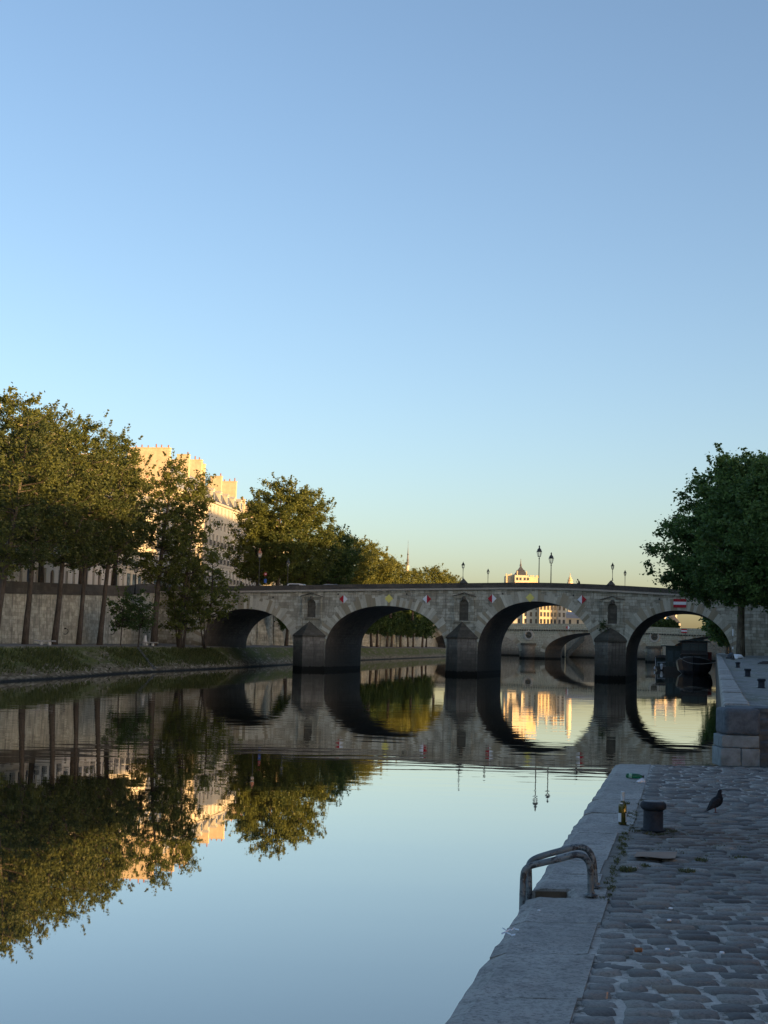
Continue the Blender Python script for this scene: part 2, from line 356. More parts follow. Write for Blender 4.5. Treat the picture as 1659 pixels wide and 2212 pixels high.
# left embankment (sloping rubble), path, street
ys = [-60 + 2.0 * i for i in range(0, 331)]
rows = []
rnd = random.Random(3)
for y in ys:
    b = bankx(y); r = [Vector((b + .9, y, -.6))]
    for k in range(0, 8):
        f = k / 7; sm = 1 if y < 190 else .3
        j = (rnd.random() - .5) * .05 * sm if 0 < k < 7 else 0
        r.append(Vector((b - 3.9 * f + j, y, 2.95 * f + j * .6)))
    rows.append(r)
tag(strip(rows, 'embankment', M_emb, smooth=True), kind='structure')
rows = [[Vector((bankx(y) - 3.9, y, 2.95)), Vector((bankx(y) - 5.0, y, 2.97)), wally(y, -4.2) + Vector((0, 0, pathz(y)))] for y in ys]
tag(strip(rows, 'riverside_path', M_path), kind='structure')
rows = [[wally(y, -.3 if y < 205 else -4) + Vector((0, 0, walltop(y) - 1.1)), wally(y, -16) + Vector((0, 0, walltop(y) - 1.0)), wally(y, -260) + Vector((0, 0, walltop(y) - 1.0))] for y in ys if y >= 100 or True]
for r, y in zip(rows, ys):
    if 168 < y < 215: r[0] = wally(y, -4.3) + Vector((0, 0, walltop(y) - 1.1))
tag(strip(rows, 'island_street', M_street), kind='structure')

# left river wall with stair gap: front plane falls away along the stair, back wall carries the parapet
ST0, ST1 = 187.0, 200.5          # stair from top (near) to bottom (far)
Z3 = Vector((0, 0, 1))
root = empty('river_wall', wally(150), 'long weathered ashlar wall with dark parapet along the left bank behind the leaning trees', 'river wall')
inv = Matrix.Translation(-wally(150))
def wl(p): return inv @ Vector(p)
yy = [100 + 2.5 * i for i in range(0, 35)] + [ST0]
mb = MB()
for a, b in zip(yy, yy[1:]):
    q = [wally(a), wally(b)]
    mb.quad(wl(q[0] + Z3 * (pathz(a) - .6)), wl(q[1] + Z3 * (pathz(b) - .6)), wl(q[1] + Z3 * (walltop(b) - 1.32) + Vector((-.22, 0, 0))), wl(q[0] + Z3 * (walltop(a) - 1.32) + Vector((-.22, 0, 0))))
a, b = ST0, ST1                   # sloping piece
mb.add([wl(wally(a) + Z3 * 2.4), wl(wally(b) + Z3 * 2.4), wl(wally(b) + Z3 * 3.4), wl(wally(a) + Z3 * (walltop(a) - 1.32) + Vector((-.22, 0, 0)))], [(0, 1, 2, 3)])
mb.add([wl(wally(a, -.55) + Z3 * 2.4), wl(wally(b, -.55) + Z3 * 2.4), wl(wally(b, -.55) + Z3 * 3.4), wl(wally(a, -.55) + Z3 * (walltop(a) - 1.32))], [(3, 2, 1, 0)])
mb.add([wl(wally(b) + Z3 * 2.4), wl(wally(b, -.55) + Z3 * 2.4), wl(wally(b, -.55) + Z3 * 3.4), wl(wally(b) + Z3 * 3.4)], [(0, 1, 2, 3)])
mb.add([wl(wally(a) + Z3 * (walltop(a) - 1.32) + Vector((-.22, 0, 0))), wl(wally(b) + Z3 * 3.4), wl(wally(b, -.55) + Z3 * 3.4), wl(wally(a, -.55) + Z3 * (walltop(a) - 1.32))], [(0, 1, 2, 3)])
y2 = [ST0 - 5, 190, 195, 200, 205, 209, 213]    # recessed back wall
for a, b in zip(y2, y2[1:]):
    mb.quad(wl(wally(a, -3.6) + Z3 * 2.4), wl(wally(b, -3.6) + Z3 * 2.4), wl(wally(b, -3.75) + Z3 * (walltop(b) - 1.32)), wl(wally(a, -3.75) + Z3 * (walltop(a) - 1.32)))
mb.build('wall_face', M_wallL, root)
rw2 = MB(); yy3 = [231 + 6 * i for i in range(0, 62)]
for a, b in zip(yy3, yy3[1:]):
    rw2.quad(wally(a) + Z3 * 2.6, wally(b) + Z3 * 2.6, wally(b, -.25) + Z3 * walltop(b), wally(a, -.25) + Z3 * walltop(a)); rw2.quad(wally(a, -.25) + Z3 * walltop(a), wally(b, -.25) + Z3 * walltop(b), wally(b, -.8) + Z3 * walltop(b), wally(a, -.8) + Z3 * walltop(a))
for yb_ in range(250, 470, 16):
    p_ = wally(yb_); rw2.add([p_ + Vector((0, -1.2, 2.6)), p_ + Vector((2.4, 0, 2.6)), p_ + Vector((0, 1.2, 2.6)), p_ + Vector((-.1, -1.2, 10.4)), p_ + Vector((.3, 0, 10.4)), p_ + Vector((-.1, 1.2, 10.4))], [(0, 1, 4, 3), (1, 2, 5, 4), (3, 4, 5)])
tag(rw2.build('river_wall', M_wallL), 'pale buttressed river wall beyond the near bridge, seen through its left arches', 'river wall')
mb = MB(); mc = MB()
def parap(mb, mc, pts, o0, o1, W=.5):
    for a, b in pts:
        for (za, zb, oo, ww, m_) in ((1.32, 1.12, .10, .75, mc), (1.12, 0.0, 0.0, W, mb)):
            A0, B0 = wally(a, o0 + oo), wally(b, o1 + oo); A1, B1 = wally(a, o0 - ww), wally(b, o1 - ww)
            v = [A0 + Z3 * (walltop(a) - za), B0 + Z3 * (walltop(b) - za), B1 + Z3 * (walltop(b) - za), A1 + Z3 * (walltop(a) - za), A0 + Z3 * (walltop(a) - zb), B0 + Z3 * (walltop(b) - zb), B1 + Z3 * (walltop(b) - zb), A1 + Z3 * (walltop(a) - zb)]
            m_.add([wl(p) for p in v], [(3, 2, 1, 0), (4, 5, 6, 7), (0, 1, 5, 4), (1, 2, 6, 5), (2, 3, 7, 6), (3, 0, 4, 7)])
parap(mb, mc, list(zip(yy, yy[1:])), -.22, -.22)
parap(mb, mc, [(ST0, ST0 + .02)], -.22, -.22)
parap(mb, mc, list(zip(y2[1:], y2[2:])), -3.75, -3.75)
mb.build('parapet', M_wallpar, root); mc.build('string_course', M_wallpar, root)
# stair
st = empty('riverside_stair', wally(ST0), 'stone stair running down between the left bank wall and the bridge, with an iron handrail', 'stair')
inv2 = Matrix.Translation(-wally(ST0)); mb = MB(); nst = 36; zt = walltop(ST0) - 1.2; zb = 3.2
for i in range(nst):
    a = ST0 + (ST1 - ST0) * i / nst; b = ST0 + (ST1 - ST0) * (i + 1) / nst; z = zt + (zb - zt) * (i + 1) / nst
    v = [wally(a, -.56), wally(b, -.56), wally(b, -3.59), wally(a, -3.59)]
    mb.add([inv2 @ (p + Z3 * 2.5) for p in v] + [inv2 @ (p + Z3 * z) for p in v], [(3, 2, 1, 0), (4, 5, 6, 7), (0, 1, 5, 4), (1, 2, 6, 5), (2, 3, 7, 6), (3, 0, 4, 7)])
mb.build('steps', M_wallX, st)
mb = MB()
pa = [inv2 @ (wally(ST0 + (ST1 - ST0) * f, -.3) + Z3 * (walltop(ST0) - 1.3 + (3.4 - walltop(ST0) + 1.3) * f + .95)) for f in (0, .5, 1)]
mb.tube(pa, .05, 6)
mb.tube([p - Z3 * .45 for p in pa], .025, 6)
for i in range(15):
    f = i / 14; p = inv2 @ (wally(ST0 + (ST1 - ST0) * f, -.3) + Z3 * (walltop(ST0) - 1.3 + (3.4 - walltop(ST0) + 1.3) * f)); mb.tube([p - Z3 * .1, p + Z3 * .95], .03, 5)
mb.build('handrail', M_iron, st)
# mooring rings on the wall
for k, (px, py, lb) in enumerate([(141, 1364, 'rusty mooring ring on the left bank wall above the low stone bench'), (365 / 3.687 * 0 + (1345 / 3.687) / 1.507, 1365, 'rusty mooring ring on the left bank wall beside the first young tree')]):
    yb = 158 if k == 0 else 183
    y0 = min((abs((P(px, py, y) - wally(y)).x), y) for y in [150 + .25 * i for i in range(160)])[1]; p = P(px, py, y0); p.x = wally(y0).x + .06
    e = MB(); e.tube([(.32 * math.cos(a), -.25 + .1 * math.sin(a), .32 * math.sin(a)) for a in [2 * math.pi * i / 16 for i in range(17)]], .045, 6, caps=False)
    e.box(-.12, .1, -.36, -.1, .26, .42)
    o = e.build('mooring_ring', M_iron, M=Matrix.Translation(p)); tag(o, lb, 'mooring ring', 'mooring rings on the left wall')

# ------------------------------------------------------------------ arched stone bridges
TOPF = [(-60, 11.3), (-33, 11.84), (-13.8, 12.42), (0, 12.76), (8, 12.98), (11, 13.0), (15, 12.96), (20, 12.84), (25.6, 12.6), (41, 11.9), (60, 11.2)]
def btop(u): return sum(lerp(TOPF, u + d) for d in (-3, -1.5, 0, 1.5, 3)) / 5
ARCH = [(-31.8, 7.1, 8.55, 3.0), (-11.1, 8.8, 9.38, 3.2), (10.3, 8.1, 10.4, 3.3), (29.6, 7.0, 9.52, 3.2), (50.0, 6.0, 8.4, 3.2)]
def intr(A, u):
    c, a, zc, zs = A; x = abs(u - c) / a
    return zs + (zc - zs) * (1 - x ** 2.15) ** (1 / 2.0) if x < 1 else None
def bridge(root, arches, top, u0, u1, W, step, mats, corn=.95, ch=.26, vlen=(.9, 1.9), vw=.42, corn_out=.28, base=-1.0, par_gap=.95):
    Mw, Mv, Mb, Mp, Mc = mats
    us = sorted(set([round(u0 + step * i, 3) for i in range(int((u1 - u0) / step) + 1)] + [u1] + [round(c + s * a * k, 4) for c, a, zc, zs in arches for s in (-1, 1) for k in (.9, .95, .98, .995, 1)]))
    us = [u for u in us if u0 <= u <= u1]
    def low(u):
        for A in arches:
            z = intr(A, u)
            if z is not None: return z
        return base
    for w_ in (0, W):
        front = MB()
        for a, b in zip(us, us[1:]):
            m_ = (a + b) / 2; inn = [A for A in arches if abs(m_ - A[0]) < A[1]]
            za = (intr(inn[0], a) or inn[0][3]) if inn else base; zb = (intr(inn[0], b) or inn[0][3]) if inn else base
            q = [(a, w_, za), (b, w_, zb), (b, w_, top(b) - corn), (a, w_, top(a) - corn)]
            front.quad(*(q if w_ == 0 else q[::-1]))
        front.build('spandrel_wall', Mw, root)
    for A in arches:
        c, a, zc, zs = A; bar = MB(); vou = MB(); n = 40
        th = [math.pi * i / n for i in range(n + 1)]
        pts = [(c - a, base)] + [(c - a * math.cos(t), intr(A, c - a * math.cos(t) * .99999) or zs) for t in th] + [(c + a, base)]
        pts[1] = (c - a, zs); pts[-2] = (c + a, zs)
        for p, q in zip(pts, pts[1:]):
            bar.quad((p[0], 0, p[1]), (p[0], W, p[1]), (q[0], W, q[1]), (q[0], 0, q[1]))
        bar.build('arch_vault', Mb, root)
        # voussoirs: arc-length spaced blocks, radial
        fine = [(c - a * math.cos(math.pi * i / 400), 0) for i in range(401)]; fine = [(u, (intr(A, min(max(u, c - a * .99999), c + a * .99999)) or zs)) for u, _ in fine]
        L = [0]
        for p, q in zip(fine, fine[1:]): L.append(L[-1] + math.dist(p, q))
        nb = int(L[-1] / vw) | 1; rv = random.Random(int(c * 10))
        def at(s):
            for i in range(400):
                if L[i + 1] >= s or i == 399:
                    f = (s - L[i]) / max(1e-9, L[i + 1] - L[i]); f = min(1, max(0, f)); p, q = fine[i], fine[i + 1]
                    pt = (p[0] + (q[0] - p[0]) * f, p[1] + (q[1] - p[1]) * f); dx, dz = q[0] - p[0], q[1] - p[1]; d = math.hypot(dx, dz)
                    nx, nz = -dz / d, dx / d
                    # blend with radial direction
                    rx, rz = pt[0] - c, pt[1] - (zs - .35 * a); rl = math.hypot(rx, rz); nx, nz = nx * .5 + rx / rl * .5, nz * .5 + rz / rl * .5
                    return pt, (nx, nz)
        for k in range(nb):
            s0 = L[-1] * k / nb + .012; s1 = L[-1] * (k + 1) / nb - .012
            (p0, n0), (p1, n1) = at(s0), at(s1); ln = rv.uniform(*vlen); 
            def lim(p, nn, ln):
                for _ in range(30):
                    if p[1] + nn[1] * ln < top(p[0] + nn[0] * ln) - corn - .03: break
                    ln *= .93
                return ln
            ln = min(lim(p0, n0, ln), lim(p1, n1, ln)); vou.tint = rv.random()
            e = rv.uniform(.02, .035); q = [(p0[0], -e, p0[1]), (p1[0], -e, p1[1]), (p1[0] + n1[0] * ln, -e, p1[1] + n1[1] * ln), (p0[0] + n0[0] * ln, -e, p0[1] + n0[1] * ln)]
            bk = [(x, .02, z) for x, _, z in q]
            vou.add(q + bk, [(0, 1, 2, 3), (0, 4, 5, 1), (1, 5, 6, 2), (2, 6, 7, 3), (3, 7, 4, 0)])
        vou.build('voussoir_ring', Mv, root)
    dk = MB(); us2 = [u0 + (u1 - u0) * i / 60 for i in range(61)]
    for sgn, w_ in ((-1, 0), (1, W)):
        cm = MB(); pm = MB()
        for a, b in zip(us2, us2[1:]):
            for (o0, o1, z0, z1, m_) in ((corn_out * sgn, -.4 * sgn, corn, corn - ch, cm), (.04 * sgn, -.42 * sgn, corn - ch, 0, pm)):
                v = [(a, w_ + o0, top(a) - z0), (b, w_ + o0, top(b) - z0), (b, w_ + o1, top(b) - z0), (a, w_ + o1, top(a) - z0), (a, w_ + o0, top(a) - z1), (b, w_ + o0, top(b) - z1), (b, w_ + o1, top(b) - z1), (a, w_ + o1, top(a) - z1)]
                m_.add(v, [(3, 2, 1, 0), (4, 5, 6, 7), (0, 1, 5, 4), (2, 3, 7, 6)])
        cm.build('cornice', Mc, root); pm.build('parapet', Mp, root)
    for a, b in zip(us2, us2[1:]): dk.quad((a, .42, top(a) - par_gap - .05), (b, .42, top(b) - par_gap - .05), (b, W - .42, top(b) - par_gap - .05), (a, W - .42, top(a) - par_gap - .05))
    dk.build('deck', M_street, root)

br1 = empty('stone_bridge', M_br, 'old stone bridge with semicircular arches, niches above pointed piers, crossing the river in the middle', 'bridge')
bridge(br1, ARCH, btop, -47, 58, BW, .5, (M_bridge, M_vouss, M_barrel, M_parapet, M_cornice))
PIERS = [(-22.35, 4.95, 6.95, 2.35), (-.05, 5.2, 7.35, 2.15), (20.5, 5.25, 7.0, 2.1)]
for i, (pu, ez, tz, hw) in enumerate(PIERS):
    pier = MB(); pr = 2.95
    pier.add([(pu - hw, -.02, -1), (pu, -pr, -1), (pu + hw, -.02, -1), (pu - hw, -.02, ez), (pu, -pr, ez), (pu + hw, -.02, ez)], [(0, 1, 4, 3), (1, 2, 5, 4), (3, 4, 5)])
    po = pier.build('pier', M_nose, br1)
    cap = MB(); e = .14
    steps = 7 if i < 2 else 5
    for k in range(steps):                                    # stepped, slightly rounded stone courses of the pyramid cap
        f0 = k / steps; f1 = (k + 1) / steps; z0 = ez + (tz - ez) * f0; z1 = ez + (tz - ez) * f1
        def ring(f, z, ex): 
            g = (1 - f) if i < 2 else (1 - f ** 1.5); h = (hw + ex) * g + .03
            return [(pu - h, -.025, z), (pu, -(pr + ex) * g - .05, z), (pu + h, -.025, z)]
        A = ring(f0, z0, e); B = ring(f1, z1, e + .015)
        cap.add(A + B, [(0, 1, 4, 3), (1, 2, 5, 4), (3, 4, 5), (2, 1, 0)])
    cap.build('pier_cap', M_nosecap, po)
    cap = MB(); cap.add([(pu - hw - .14, -.022, ez - .2), (pu, -pr - .17, ez - .2), (pu + hw + .14, -.022, ez - .2), (pu - hw - .14, -.022, ez + .002), (pu, -pr - .17, ez + .002), (pu + hw + .14, -.022, ez + .002)], [(0, 1, 4, 3), (1, 2, 5, 4), (2, 1, 0)]); cap.build('pier_ledge', M_nosecap, po)
    # niche: recessed arched panel between pilasters under a pediment, built proud of the wall
    nz0, nz1 = 7.55, (10.1, 10.5, 10.35)[i]; nu = pu + .25; hwn = .62
    nic = MB(); tt = [math.pi * k / 12 for k in range(13)]; arcp = [(nu - hwn, nz0)] + [(nu - hwn * math.cos(t), nz1 - hwn + hwn * math.sin(t)) for t in tt] + [(nu + hwn, nz0)]
    nic.add([(x, -.015, z) for x, z in arcp], [tuple(range(len(arcp)))])
    no = nic.build('niche', M_nosecap, br1)
    fr = MB()
    for s in (-1, 1):
        fr.box(nu + s * 1.05 - .42, nu + s * 1.05 + .42, -.16, .01, nz0, nz1 + .12); fr.box(nu + s * 1.28 - .14, nu + s * 1.28 + .14, -.26, -.161, nz0 + .1, nz1 + .1)
    for (a_, b_) in zip(arcp[1:-1], arcp[2:-1]):
        fr.add([(a_[0], -.16, a_[1]), (b_[0], -.16, b_[1]), (b_[0], -.16, nz1 + .12), (a_[0], -.16, nz1 + .12)], [(0, 1, 2, 3)])
        fr.add([(a_[0], -.16, a_[1]), (a_[0], -.015, a_[1]), (b_[0], -.015, b_[1]), (b_[0], -.16, b_[1])], [(0, 1, 2, 3)])
    fr.box(nu - 1.6, nu + 1.6, -.2, .01, nz0 - .22, nz0 - .002); fr.box(nu - 1.62, nu - 1.5, -.1, .01, nz0 - 1.5, nz0 - .221); fr.box(nu + 1.5, nu + 1.62, -.1, .01, nz0 - 1.5, nz0 - .221)
    fr.build('niche_surround', M_bridge, no)
    pd = MB(); z = nz1 + .122; pd.box(nu - 1.55, nu + 1.55, -.3, .01, z, z + .16); pd.box(nu - 1.62, nu + 1.62, -.36, .01, z + .161, z + .24)
    pd.prism([(nu - 1.4, -.15, z + .242), (nu + 1.4, -.15, z + .242), (nu, -.15, z + .66)], (0, .16, 0))
    pd.build('pediment', M_bridge, no); pd = MB()
    for s in (-1, 1): pd.prism([(nu + s * 1.66, -.4, z + .242), (nu + s * 1.66, -.4, z + .34), (nu, -.4, z + .84), (nu, -.4, z + .72)][::s], (0, .24, 0))
    pd.lathe([(0.01, -.3), (.2, -.28), (.3, 0), (.2, .28), (.01, .3)], 10, TR(nu, -.32, z + .02)); pd.build('raking_cornice', M_nosecap, no)
# drain holes
for u, z in [(-28, 10.3), (-18.2, 10.9), (-8.1, 11.1), (5.6, 11.35), (15.4, 11.3), (27, 11.0)]:
    mb = MB(); mb.tube([(u, -.05, z), (u, .02, z)], .13, 8); mb.build('drain_spout', M_iron, br1)
# pyramidal parapet posts above two piers
for u in (-.0, 20.5):
    mb = MB(); z = btop(u); mb.box(u - .42, u + .42, -.16, .5, z - .69, z + .02); mb.tint = .3
    mb.add([(u - .56, -.3, z + .022), (u + .56, -.3, z + .022), (u + .56, .6, z + .022), (u - .56, .6, z + .022), (u - .07, .03, z + .62), (u + .07, .03, z + .62), (u + .07, .17, z + .62), (u - .07, .17, z + .62)], [(3, 2, 1, 0), (0, 1, 5, 4), (1, 2, 6, 5), (2, 3, 7, 6), (3, 0, 4, 7), (4, 5, 6, 7)])
    mb.build('parapet_post', M_parapet, br1)

# navigation signs
def face_uz(px, py, w_=0.0, O=OO, B=BB, Rv=RR):
    d = ray(px, py); o = O + Rv * w_; t = (o - CAM).dot(Rv) / d.dot(Rv); q = CAM + d * t - o; return q.dot(B), CAM.z + d.z * t
def diamond(px, py, kind, label, M=None, s=.62, F=None, w_=-.12):
    u, z = F(px, py) if F else face_uz(px, py, w_)
    e = empty('navigation_sign', (M or M_br) @ Matrix.Translation((u, w_, z)), label, 'navigation sign', 'diamond navigation signs on the bridge')
    def tri(pts, m, nm, y=0):
        mb = MB(); mb.prism([(x * s, y, zz * s) for x, zz in pts], (0, .05, 0)); mb.build(nm, m, e)
    if kind == 'y': tri([(-1, 0), (0, -1), (1, 0), (0, 1)], M_yellow, 'plate')
    else:
        l, r = (M_red, M_white) if kind == 'rw' else (M_white, M_red)
        tri([(-1, 0), (0, -1), (0, 1)], l, 'left_half'); tri([(.001, -1), (1, 0), (.001, 1)], r, 'right_half')
    mb = MB(); mb.box(-.04, .04, .052, .118, -s * .8, s * .8); mb.box(-s * .7, s * .7, .055, .117, -.03, .03); mb.build('bracket', M_iron, e)
    return e
diamond(742, 1294, 'rw', 'red and white diamond sign at the left shoulder of the arch with green trees')
diamond(840, 1293, 'y', 'yellow diamond sign above the bridge arch framing green trees')
diamond(922, 1294, 'wr', 'white and red diamond sign at the right shoulder of the arch with green trees')
diamond(1063, 1293, 'rw', 'red and white diamond sign at the left shoulder of the arch framing the golden building')
diamond(1145, 1291, 'y', 'yellow diamond sign above the arch framing the golden building')
diamond(1257, 1295, 'wr', 'white and red diamond sign at the right of the arch framing the golden building')
u, z = face_uz(1468.5, 1303, -.14)
e = empty('no_entry_sign', M_br @ Matrix.Translation((u, -.14, z)), 'rectangular sign with red bars around a white stripe above the barge arch', 'navigation sign')
for z0, z1, m, nm in ((.2, .58, M_red, 'red_bar'), (-.2, .198, M_white, 'white_stripe'), (-.58, -.202, M_red, 'red_bar')):
    mb = MB(); mb.box(-.84, .84, 0, .06, z0, z1); mb.build(nm, m, e)
mb = MB(); mb.box(-.7, .7, .062, .13, -.4, .45); mb.build('bracket', M_iron, e)

# ------------------------------------------------------------------ second bridge
P1, P2 = G(1141, 1422.3), G(1413, 1430.6); P1.z = P2.z = 0
B2 = (P2 - P1).normalized(); R2 = Vector((-B2.y, B2.x, 0)); O2 = P1 + R2 * 3.2
M_b2m = Matrix((B2, R2, Vector((0, 0, 1)))).transposed().to_4x4(); M_b2m.translation = O2
F2 = lambda px, py: face_uz(px, py, 0, O2, B2, R2)
f_ = {k: F2(*v) for k, v in dict(t0=(1110, 1346.5), t1=(1290, 1348), t2=(1345, 1352.5), t3=(1440, 1356), r1=(1177, 1411), crown=(1285, 1367), l2=(1394, 1416), ocu1=(1142.5, 1371.9), ocu2=(1414, 1376), la=(924, 1396), la2=(957, 1374), lr=(1122, 1409), s1=(1228, 1355.6), s2=(1479, 1363)).items()}
t2tab = [(-120, f_['t0'][1] - .6), (f_['t0'][0], f_['t0'][1]), (f_['t1'][0], f_['t1'][1]), (f_['t3'][0], f_['t3'][1]), (f_['t3'][0] + 90, f_['t3'][1] - .6)]
def b2top(u): return sum(lerp(t2tab, u + d) for d in (-8, -4, 0, 4, 8)) / 5
c1 = (f_['r1'][0] + f_['l2'][0]) / 2; a1 = (f_['l2'][0] - f_['r1'][0]) / 2
c0 = f_['la'][0] + (f_['lr'][0] - f_['la'][0]) / 2; a0 = (f_['lr'][0] - f_['la'][0]) / 2
A2 = [(c0, a0, f_['crown'][1] - .2, 2.6), (c1, a1, f_['crown'][1], 2.4), (c1 + 2 * a1 + 7.5, a1 * .95, f_['crown'][1] - .3, 2.4)]
br2 = empty('distant_bridge', M_b2m, 'second pale stone bridge with wide low arches and round medallions, seen through the near arches', 'bridge')
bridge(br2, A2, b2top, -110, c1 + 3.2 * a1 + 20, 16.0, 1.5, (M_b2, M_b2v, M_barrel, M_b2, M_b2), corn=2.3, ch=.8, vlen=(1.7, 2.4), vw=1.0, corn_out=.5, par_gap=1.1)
for nm, key in (('a', 'ocu1'), ('b', 'ocu2')):
    u, z = f_[key]
    pier = MB(); n = 12; hw = 2.5
    prof = [(u - hw, -.02)] + [(u - hw * math.cos(math.pi * k / 10), -3.1 * math.sin(math.pi * k / 10)) for k in range(11)] + [(u + hw, -.02)]
    pier.add([(x, y, -1) for x, y in prof] + [(x, y, 4.9) for x, y in prof], [(i, i + 1, len(prof) + i + 1, len(prof) + i) for i in range(len(prof) - 1)] + [tuple(range(len(prof), 2 * len(prof)))])
    po = pier.build('pier', M_nose, br2)
    cp = MB(); pf = [(u + (x - u) * 1.2, y * 1.15 - .02) for x, y in prof]
    cp.add([(x, y, 4.92) for x, y in pf] + [(x, y, 5.8) for x, y in pf], [(i, i + 1, len(pf) + i + 1, len(pf) + i) for i in range(len(pf) - 1)] + [tuple(range(len(pf), 2 * len(pf))), tuple(range(len(pf)))[::-1]])
    cp.build('pier_cap', M_nosecap, po)
    rg = MB(); ring = [(1.25, -.02), (1.3, -.35), (1.9, -.35), (2.1, -.12), (2.1, .02)]
    Mx = TR(u, 0, z) @ Matrix.Rotation(R_(90), 4, 'X')
    vs_ = [Mx @ Vector((r * math.cos(2 * math.pi * k / 24), r * math.sin(2 * math.pi * k / 24), -y)) for r, y in ring for k in range(24)]
    rg.add(vs_, [(i * 24 + k, i * 24 + (k + 1) % 24, (i + 1) * 24 + (k + 1) % 24, (i + 1) * 24 + k) for i in range(len(ring) - 1) for k in range(24)])
    ro = rg.build('medallion', M_cornice, br2)
    dd = MB(); dd.tube([(u, -.06, z), (u, .01, z)], 1.27, 24); dd.lathe([(.02, -.4), (.5, -.35), (.7, 0), (.5, .35), (.02, .4)], 10, TR(u, -.1, z)); dd.build('medallion_centre', M_nosecap, ro)
# small corbels below its cornice
mb = MB(); u = -60.0
while u < c1 + 2.2 * a1: mb.box(u, u + .45, -.42, -.002, b2top(u) - 2.75, b2top(u) - 2.305); u += 1.0
mb.build('cornice_corbels', M_nosecap, br2)
u, z = f_['s1']; diamond(0, 0, 'rw', 'tiny red and white diamond sign on the distant second bridge', M=M_b2m, s=.85, F=lambda a, b: (u, z), w_=-.7)
u, z = f_['s2']; e = empty('no_entry_sign', M_b2m @ Matrix.Translation((u, -.7, z)), 'small red and white barred sign on the distant bridge above the moored barge', 'navigation sign')
for z0, z1, m, nm in ((.22, .68, M_red, 'red_bar'), (-.21, .218, M_white, 'white_stripe'), (-.68, -.212, M_red, 'red_bar')):
    mb = MB(); mb.box(-1.05, 1.05, 0, .1, z0, z1); mb.build(nm, m, e)

# ------------------------------------------------------------------ near quay landing (z = 2.4)
LZ = 2.4
e0, e1 = G(950, 2212, LZ), G(1326, 1652, LZ); j0, j1 = G(1240, 2212, LZ), G(1409, 1653, LZ)
def onl(a, b, y, z=LZ): f = (y - a.y) / (b.y - a.y); return Vector((a.x + (b.x - a.x) * f, y, z))
edge = lambda y: onl(e0, e1, y); joint = lambda y: onl(j0, j1, y)
YE = G(1420, 1650, LZ).y
def edir(y): return edge(y)
NY0, NY1 = G(1190, 1934, LZ).y, G(1190, 1915, LZ).y           # ladder notch
NXR = G(1222, 1915, LZ).x
cuts = [-6, -4.2, -2.6, -1.2, .1, 1.3, 2.3, 3.3, 4.3, 5.3] + [G(1180, y, LZ).y for y in (2153, 2056, 1988)] + [NY0, NY1] + [G(1250, y, LZ).y for y in (1884, 1854, 1820, 1795)] + [13.4, 14.3, 15.6, 17.0, 18.4, YE]
rc = random.Random(11); mb = MB(); WBOT = 0.0
def slab(y0, y1, x0f, x1f, z0=-.8, bev=.022, tint=.5, mb=mb):
    """stone block with chamfered worn top edges, between two line functions"""
    g = .009; y0 += g; y1 -= g
    def c(y, f, dx, z): p = f(y); return Vector((p.x + dx, y, z))
    base = [c(y0, x0f, 0, z0), c(y0, x1f, 0, z0), c(y1, x1f, 0, z0), c(y1, x0f, 0, z0)]
    zz = LZ + rc.uniform(-.004, .004); n = 6; m = 5
    mb.tint = tint
    # top grid with uneven wear
    grid = []
    for i in range(m + 1):
        for k in range(n + 1):
            fy = y0 + (y1 - y0) * i / m; a = x0f(fy).x; b = x1f(fy).x
            onx = k in (0, n); ony = i in (0, m)
            xx = a + (b - a) * k / n
            if k == 0: xx += rc.uniform(-.004, .008)
            z = zz - (bev if (onx and k == 0) else 0) * rc.uniform(.6, 1.8) - (.012 if ony else 0) + rc.uniform(-.003, .003)
            if k == n: z = zz - .004
            grid.append(Vector((xx, fy, z)))
    W_ = n + 1; fs = [(i * W_ + k, i * W_ + k + 1, (i + 1) * W_ + k + 1, (i + 1) * W_ + k) for i in range(m) for k in range(n)]
    # sides
    top = grid; nb = len(grid)
    loop = [i for i in range(W_)] + [(i + 1) * W_ - 1 for i in range(1, m + 1)] + [m * W_ + k for k in range(n - 1, -1, -1)] + [i * W_ for i in range(m - 1, 0, -1)]
    low = [Vector((grid[i].x, grid[i].y, z0)) for i in loop]
    fs += [(loop[i], nb + i, nb + (i + 1) % len(loop), loop[(i + 1) % len(loop)]) for i in range(len(loop))]
    mb.add(top + low, fs)
jitter = lambda: rc.uniform(-.015, .03)
for a, b in zip(cuts, cuts[1:]):
    j = jitter(); t = rc.uniform(.1, .9)
    if abs(a - NY0) < 1e-6: slab(a, b, lambda y: Vector((NXR, y, 0)), lambda y: joint(y) + Vector((-.05, 0, 0)), tint=t)
    elif a > 9.7 and a < 12.5: slab(a, b, edge, lambda y, j=j: joint(y) + Vector((-.14 + j, 0, 0)), tint=t)
    else: slab(a, b, edge, lambda y, j=j: joint(y) + Vector((j - .03, 0, 0)), tint=t)
tag(mb.build('quay_edge', M_coping), kind='structure')
# wood-lined back of the ladder recess
M_wood = plain('wet_wood', (.10, .075, .05), .8, var=.35, nscale=9)
